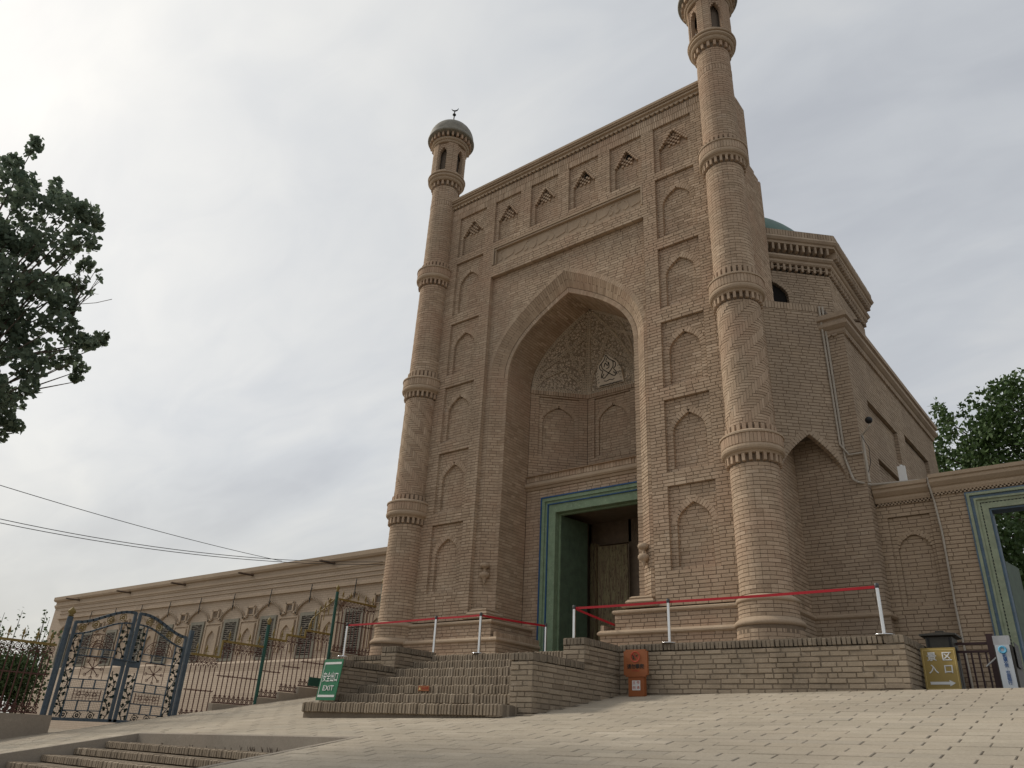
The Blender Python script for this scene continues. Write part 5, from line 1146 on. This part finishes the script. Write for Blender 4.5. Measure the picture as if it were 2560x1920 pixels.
mb = MB(); mb.box(xm - .05, xm - .03, yo - .054, yo - .051, .0, .075); mb.box(xm - .05, xm - .0, yo - .054, yo - .051, .0, .012); mb.box(xm - .03, xm + .0, yo - .054, yo - .051, .035, .047); mb.box(xm - .05, xm + .0, yo - .054, yo - .051, .066, .076); mb.obox(V(xm + .0, yo - .054, .02), V(.02, 0, .05), V(.014, 0, 0), V(0, .003, 0)); mb.obox(V(xm + .02, yo - .054, .05), V(.03, 0, .03), V(.01, 0, 0), V(0, .003, 0)); mb.obox(V(xm + .01, yo - .054, .02), V(.03, 0, -.025), V(.01, 0, 0), V(0, .003, 0)); part('climber_icon', mb, 'print_black', osg)
text('lettering', '请勿攀爬', 'print_black', osg, .085, (xm, yo - .0515, -.125), X_, FN, bold=.002); text('lettering', 'No climbing', 'print_red', osg, .03, (xm, yo - .0515, -.19), X_, FN)
mb = MB(); mb.box(xm - .08, xm + .08, yo - .038, yo - .035, -.51, -.35); part('label_sheet', mb, 'print_white', osg)
for a, b, s_ in ((-.04, -.39, '主'), (-.04, -.47, '创'), (.04, -.39, '传'), (.04, -.47, '承')): text('lettering', s_, 'print_red', osg, .06, (xm + a, yo - .0395, b), X_, FN)
br = thing('direction_sign', 'brown scenic-area entrance board with white arrow, leaning beside the terrace corner', 'sign', (7.42, -.3, -.49))
U_ = X_; Up = V(-.015, .16, .98); Up /= np.linalg.norm(Up); NS = np.cross(U_, Up); O_ = V(7.2, -.46, -.455)
mb = MB(); mb.obox(O_, U_ * .475, Up * .64, -NS * .015); part('board', mb, 'sign_brown', br)
mb = MB(); f0 = O_ + NS * .0015
for a, b, w, h in ((.02, .035, .435, .006), (.02, .605, .435, .006), (.02, .035, .005, .57), (.45, .035, .005, .576)): mb.obox(f0 + U_ * a + Up * b, U_ * w, Up * h, NS * .0015)
part('border', mb, 'gold_line', br)
for a, b, s_ in ((.14, .50, '景'), (.345, .50, '区'), (.14, .315, '入'), (.345, .315, '口')): text('lettering', s_, 'print_white', br, .14, f0 + U_ * a + Up * b + NS * .002, U_, NS, bold=.003)
mb = MB(); A0 = f0 + U_ * .07 + Up * .12 + NS * .001; mb.prism([A0 + U_ * a + Up * b for a, b in ((0, -.02), (.26, -.02), (.26, -.045), (.34, 0), (.26, .045), (.26, .02), (0, .02))], NS * .0015); part('arrow', mb, 'print_white', br)
mb = MB(); mb.obox(O_ + Up * .6 + U_ * .2, V(.04, 0, 0), V(0, .3, -.62), V(0, .02, .02)); mb.box(7.24, 7.3, -.46, -.42, -.5, -.455); mb.box(7.58, 7.64, -.46, -.42, -.5, -.455); part('prop', mb, 'bin_metal', br)
# litter bin
bn = thing('litter_bin', 'dark roofed litter bin behind the brown sign', 'bin', (7.4, .25, -.48)); mb = MB(); mb.box(7.2, 7.58, .08, .5, -.48, .40); part('body', mb, 'bin_metal', bn)
mb = MB(); mb.mould([(7.2, .08), (7.58, .08), (7.58, .5), (7.2, .5)], [(0, .39), (.07, .41), (.07, .435), (-.12, .48)], True); mb.box(7.33, 7.45, .24, .34, .47, .505); part('roof', mb, 'bin_metal', bn); mb = MB(); mb.prism([V(7.582, .2, .05), V(7.582, .38, .05), V(7.582, .38, .2), V(7.582, .29, .26), V(7.582, .2, .2)], V(.002, 0, 0)); part('slot', mb, 'void', bn)
for i, xx in enumerate((7.225, 7.53)): 
    mb = MB(); mb.box(xx, xx + .03, .07, .078, -.48, .38); part('corner_strip', mb, 'black', bn)
ral = thing('entry_railing', 'maroon steel railing between the litter bin and the white pillar', 'railing', (7.9, .35, -.48)); mb = MB(); mb.box(8.02, 8.12, .28, .38, -.48, .44); part('post', mb, 'rail_maroon', ral)
for z in (.31, .19):
    mb = MB(); mb.box(7.5, 8.02, .31, .35, z - .02, z + .015); part('rail', mb, 'rail_maroon', ral)
for i in range(5):
    mb = MB(); xx = 7.56 + i * .1; mb.box(xx, xx + .025, .318, .342, -.48, .17); part('bar', mb, 'rail_maroon', ral)
mb = MB(); mb.box(7.45, 8.0, .25, .45, -.49, -.42); part('base_box', mb, 'silver', ral)
tg = thing('turnstile', 'silver turnstile pillar carrying a white advertising panel with blue lettering', 'turnstile', (8.3, -.15, -.48)); mb = MB(); mb.box(8.17, 8.40, -.28, .45, -.48, .2); part('cabinet', mb, 'bin_metal', tg); mb = MB(); mb.box(8.175, 8.385, -.29, -.2, .2, .33); part('cap', mb, 'silver', tg)
mb = MB(); mb.box(8.185, 8.37, -.3, -.285, -.47, .2); part('ad_panel', mb, 'ad_face', tg)
for i, s_ in enumerate('新疆农信·农商银行'): text('lettering', s_, 'print_blue', tg, .056, (8.285, -.3015, .05 - i * .047), X_, FN, bold=.001)
mb = MB(); mb.tube([V(8.275 + .04 * math.cos(a), -.302, .13 + .04 * math.sin(a)) for a in np.linspace(0, 6.2832, 17)], .018, 5, False); part('emblem', mb, 'print_sky', tg)
mb = MB(); mb.tube([V(8.17, -.1, .06), V(8.0, -.12, -.08)], .012, 6); part('arm', mb, 'silver', tg); mb = MB(); mb.box(8.421, 8.425, -.2, .3, -.1, .25); part('screen', mb, 'black', tg)
# ------------------------------------------------------------------ overhead cables
def pixdir(u, v): d = CF + CR * (u - 1280) / FPX - CU * (v - 960) / FPX; return d / np.linalg.norm(d)
for lab, (u0, v0, d0), (x1, y1, z1), sag in (('upper thin overhead cable crossing the sky at left', (-260, 1130, 23), (-14.2, 2.85, 4.22), .15), ('lower overhead cable crossing the sky at left', (-260, 1235, 23), (-8.7, 2.8, 3.66), .45), ('overhead cable twisted close under the lower one', (-260, 1248, 23), (-8.7, 2.8, 3.58), .42)):
    A_ = CAM + pixdir(u0, v0) * d0; B_ = V(x1, y1, z1); mb = MB(); n = 24
    mb.tube([A_ + (B_ - A_) * (i / n) - V(0, 0, sag * 4 * (i / n) * (1 - i / n)) for i in range(n + 1)], .0095, 5); o = part('overhead_cable', mb, 'cable', None); tag(o, lab, 'cable', 'overhead cables')
# ------------------------------------------------------------------ foliage
def leaves(centres, size, shape=6, up=.3, rng=None):
    n = len(centres); a = rng.normal(size=(n, 3)); a /= np.linalg.norm(a, axis=1)[:, None]; b = rng.normal(size=(n, 3)); b[:, 2] -= up; b -= a * (a * b).sum(1)[:, None]; b /= np.linalg.norm(b, axis=1)[:, None]; c = np.cross(a, b)
    s = size * rng.uniform(.6, 1.25, n)
    if shape == 6: pr = [(-.0, -.5, 0), (.42, -.32, .08), (.40, .05, .1), (0, .62, -.05), (-.40, .05, .1), (-.42, -.32, .08)]
    else: pr = [(-.0, -.5, 0), (.34, 0, .06), (0, .55, 0), (-.34, 0, .06)]
    vs = np.stack([centres + s[:, None] * (p[0] * a + p[1] * b + p[2] * c) for p in pr], 1).reshape(-1, 3); k = len(pr)
    return vs, (np.arange(n)[:, None] * k + np.arange(k))
def foliage(name, centres, size, mat, parent, shape=6, seed=1, kind='stuff'):
    rng = np.random.default_rng(seed); vs, fs = leaves(centres, size, shape, .3, rng); me = bpy.data.meshes.new(name); k = fs.shape[1]
    me.vertices.add(len(vs)); me.vertices.foreach_set('co', vs.ravel().astype(np.float32)); me.loops.add(fs.size); me.loops.foreach_set('vertex_index', fs.ravel().astype(np.int32)); me.polygons.add(len(fs)); me.polygons.foreach_set('loop_start', (np.arange(len(fs)) * k).astype(np.int32)); me.polygons.foreach_set('use_smooth', np.zeros(len(fs), bool)); me.update(calc_edges=True); me.materials.append(MAT[mat])
    return link(name, me, None, parent)
def clump(rng, c, r, n):
    p = rng.normal(size=(n, 3)); p /= np.linalg.norm(p, axis=1)[:, None]; return c + p * np.asarray(r) * (rng.uniform(.25, 1, n) ** .5)[:, None]
def onplane(u, v, P0, n): d = pixdir(u, v); return CAM + d * (((P0 - CAM) @ n) / (d @ n))
rng = np.random.default_rng(11)
# poplar at the left edge
tb = V(-7.2, -11.0, 0); tb[2] = gz(-7.2, -11.0) - .05
tr = thing('poplar_tree', 'broad-leaved poplar crown reaching in from the left edge against the bright sky', 'tree', tuple(tb)); tn = V(-.98, .19, 0)
br_ = MB(); cen = []; top = tb + V(0, 0, 5.2)
br_.tube([tb, tb + V(.05, .05, 2), tb + V(.0, .1, 4), top, top + V(.1, .3, 2.2), top + V(.1, .4, 3.8)], [.2, .17, .14, .11, .07, .03], 8)
tips = [(72, 395, 0.16, 0.35), (78, 440, 0.28, 0.35), (150, 445, 0.16, 0.3), (152, 490, 0.3, 0.3), (15, 440, 0.22, 0.3), (15, 500, 0.45, 0.4), (80, 510, 0.45, 0.4), (200, 500, 0.2, 0.18), (225, 490, 0.14, 0.1), (150, 550, 0.5, 0.35), (60, 570, 0.6, 0.4), (205, 560, 0.3, 0.25), (235, 575, 0.16, 0.14), (258, 545, 0.12, 0.06), (0, 600, 0.6, 0.5), (110, 630, 0.6, 0.4), (190, 625, 0.36, 0.3), (215, 660, 0.2, 0.18), (50, 680, 0.6, 0.4), (150, 690, 0.5, 0.3), (190, 700, 0.28, 0.2), (20, 750, 0.5, 0.4), (100, 740, 0.5, 0.3), (160, 760, 0.35, 0.28), (60, 810, 0.45, 0.3), (130, 830, 0.4, 0.25), (10, 850, 0.5, 0.4), (90, 870, 0.5, 0.3), (170, 870, 0.35, 0.25), (205, 870, 0.25, 0.2), (215, 900, 0.18, 0.14), (150, 910, 0.25, 0.14), (248, 850, 0.17, 0.09), (262, 848, 0.1, 0.05), (50, 930, 0.42, 0.3), (20, 980, 0.42, 0.3), (60, 985, 0.2, 0.25), (10, 1040, 0.32, 0.25), (35, 1060, 0.2, 0.16), (5, 1085, 0.15, 0.12), (168, 915, 0.15, 0.14), (208, 925, 0.14, 0.1), (-80, 540, 0.9, 0.7), (-80, 720, 1.0, 0.8), (-90, 900, 0.9, 0.7), (-160, 640, 1.0, 0.9), (-170, 820, 1.0, 0.8), (-240, 740, 1.0, 1.0), (-150, 500, 0.7, 0.6), (-230, 900, 0.9, 0.7), (-60, 1000, 0.6, 0.5)]
for u, v, rh, rv in tips:
    c = onplane(u, v, tb, tn) + tn * rng.uniform(-.7, .7) * (1 if u > -50 else 1.6); k = int(1300 * max(rh, .12) * max(rv, .12) + 22)
    cen.append(clump(rng, c, (rh, rh, rv), k)); b0 = top + V(0, 0, rng.uniform(-1.5, 1.2)); mid_ = (b0 + c) / 2 + V(0, 0, .15)
    br_.tube([b0, mid_, c + V(0, 0, -.1)], [.045, .025, .008], 5)
for i in range(16):                                  # bare twigs with seed clusters on the right side
    b0 = onplane(165 + rng.uniform(-10, 15), 780 + rng.uniform(-10, 25), tb, tn); e = onplane(200 + rng.uniform(-5, 58), 655 + rng.uniform(0, 85), tb, tn); br_.tube([b0, (b0 + e) / 2 + V(0, .0, -.06), e], [.012, .008, .005], 4); cen.append(clump(rng, e, (.07, .07, .12), 3))
b0 = onplane(200, 760, tb, tn); br_.tube([b0, onplane(240, 757, tb, tn), onplane(280, 748, tb, tn)], .007, 4)
part('trunk', br_, 'bark', tr); foliage('crown', np.vstack(cen), .118, 'leaf_near', tr, 6, 3)
# trees behind the side wall
def far_tree(label, base, tips, size, per, seed, sp=1.0):
    r_ = np.random.default_rng(seed); t = thing('leafy_tree', label, 'tree', tuple(base), 'trees behind the side wall'); bm_ = MB(); cen = []; n = V(0, 1, 0); H = max(onplane(u, v, base, n)[2] for u, v, *_ in tips); tp_ = base + V(0, 0, (H - base[2]) * .55)
    bm_.tube([base - V(0, 0, .2), base + (tp_ - base) * .5 + V(.1, 0, 0), tp_, base + V(.1, 0, (H - base[2]) * .85)], [.26, .2, .14, .05], 8)
    for u, v, rh, rv in tips:
        for q in range(5):
            c = onplane(u, v, base, n) + V(r_.uniform(-.5, .5) * rh, r_.uniform(-1.6, 1.6) * sp, r_.uniform(-.4, .4) * rv); cen.append(clump(r_, c, (rh * .62, rh * .7, rv * .62), int(per * rh * rv)))
        bm_.tube([tp_ + V(0, 0, r_.uniform(-2, 1)), (tp_ + c) / 2 + V(0, 0, .3), c], [.08, .05, .015], 5)
    part('trunk', bm_, 'bark', t); foliage('crown', np.vstack(cen), size, 'leaf_tree', t, 4, seed)
far_tree('smaller leafy green tree right behind the hall corner', V(9.6, 19, -.5), [(2362, 1060, .5, 1.0), (2345, 1115, .8, .9), (2400, 1090, .55, .7), (2420, 1050, .3, .7), (2350, 1170, 1.0, .8), (2410, 1140, 1.0, .9), (2440, 1180, 1.0, .9), (2375, 1230, 1.2, 1.0), (2440, 1240, 1.2, 1.0), (2380, 1310, 1.3, 1.1), (2320, 1200, .6, .8)], .19, 95, 21)
far_tree('tall leafy green tree above the side gate at the right edge', V(13.2, 18, -.5), [(2520, 975, .8, .8), (2495, 1010, .8, .9), (2545, 1000, .8, 1.0), (2475, 1060, 1.0, 1.0), (2530, 1070, 1.2, 1.1), (2455, 1110, .8, .9), (2500, 1130, 1.3, 1.1), (2570, 1100, 1.3, 1.3), (2470, 1190, 1.3, 1.1), (2540, 1190, 1.4, 1.2), (2600, 1000, 1.0, 1.3), (2640, 1120, 1.5, 1.5), (2444, 1035, .35, .5), (2500, 1260, 1.4, 1.2), (2570, 1280, 1.5, 1.3), (2640, 1250, 1.5, 1.5)], .19, 90, 22)
far_tree('dark leafy tree seen through the painted gateway', V(11.2, 11, -.5), [(2500, 1330, .9, .8), (2545, 1340, .9, .8), (2515, 1420, .9, .8), (2560, 1420, .9, .8), (2530, 1490, .9, .8), (2570, 1500, .9, .8), (2550, 1570, .8, .8), (2580, 1620, .8, .9), (2610, 1450, 1.0, 1.2), (2480, 1290, .7, .6), (2550, 1640, .8, .7)], .16, 150, 23)
# hedge behind the left fence
hg = thing('hedge', 'ragged green hedge behind the iron fence at the left edge', 'hedge', (-13.5, -7, -1.74)); r_ = np.random.default_rng(5); cen = []; hb = MB()
for i in range(110):
    y = r_.uniform(-11.5, -4.6); x = r_.uniform(-14.4, -12.8); h = r_.uniform(.7, 1.5); cen.append(clump(r_, V(x, y, -1.5 + h * .9), (.42, .42, .55), 300)); hb.tube([V(x, y, -1.76), V(x + .1, y, -1.5 + h)], [.03, .012], 4)
for i in range(60):
    y = r_.uniform(-8.8, -4.6); x = r_.uniform(-14, -13); h = r_.uniform(1.8, 2.75); b0 = V(x, y, -.3); e = V(x + r_.uniform(-.15, .15), y + r_.uniform(-.15, .15), -1.5 + h); hb.tube([b0, e], [.014, .005], 4)
    cen.append(b0 + (e - b0) * r_.uniform(.35, 1, 22)[:, None] + r_.normal(size=(22, 3)) * .06)
part('stem', hb, 'bark', hg); foliage('foliage', np.vstack(cen), .095, 'leaf_hedge', hg, 4, 9)

# ------------------------------------------------------------------ lettering becomes plain mesh
dg = bpy.context.evaluated_depsgraph_get()
for o in [q for q in SC.objects if q.type == 'FONT']:
    me = bpy.data.meshes.new_from_object(o.evaluated_get(dg)); mt = o.data.materials[0]
    n_ = bpy.data.objects.new('print', me); COL.objects.link(n_); n_.name = o.name
    if not me.materials: me.materials.append(mt)
    n_.parent = o.parent; n_.matrix_parent_inverse = o.matrix_parent_inverse.copy(); n_.matrix_basis = o.matrix_basis.copy()
    nm = o.name; bpy.data.objects.remove(o); n_.name = nm
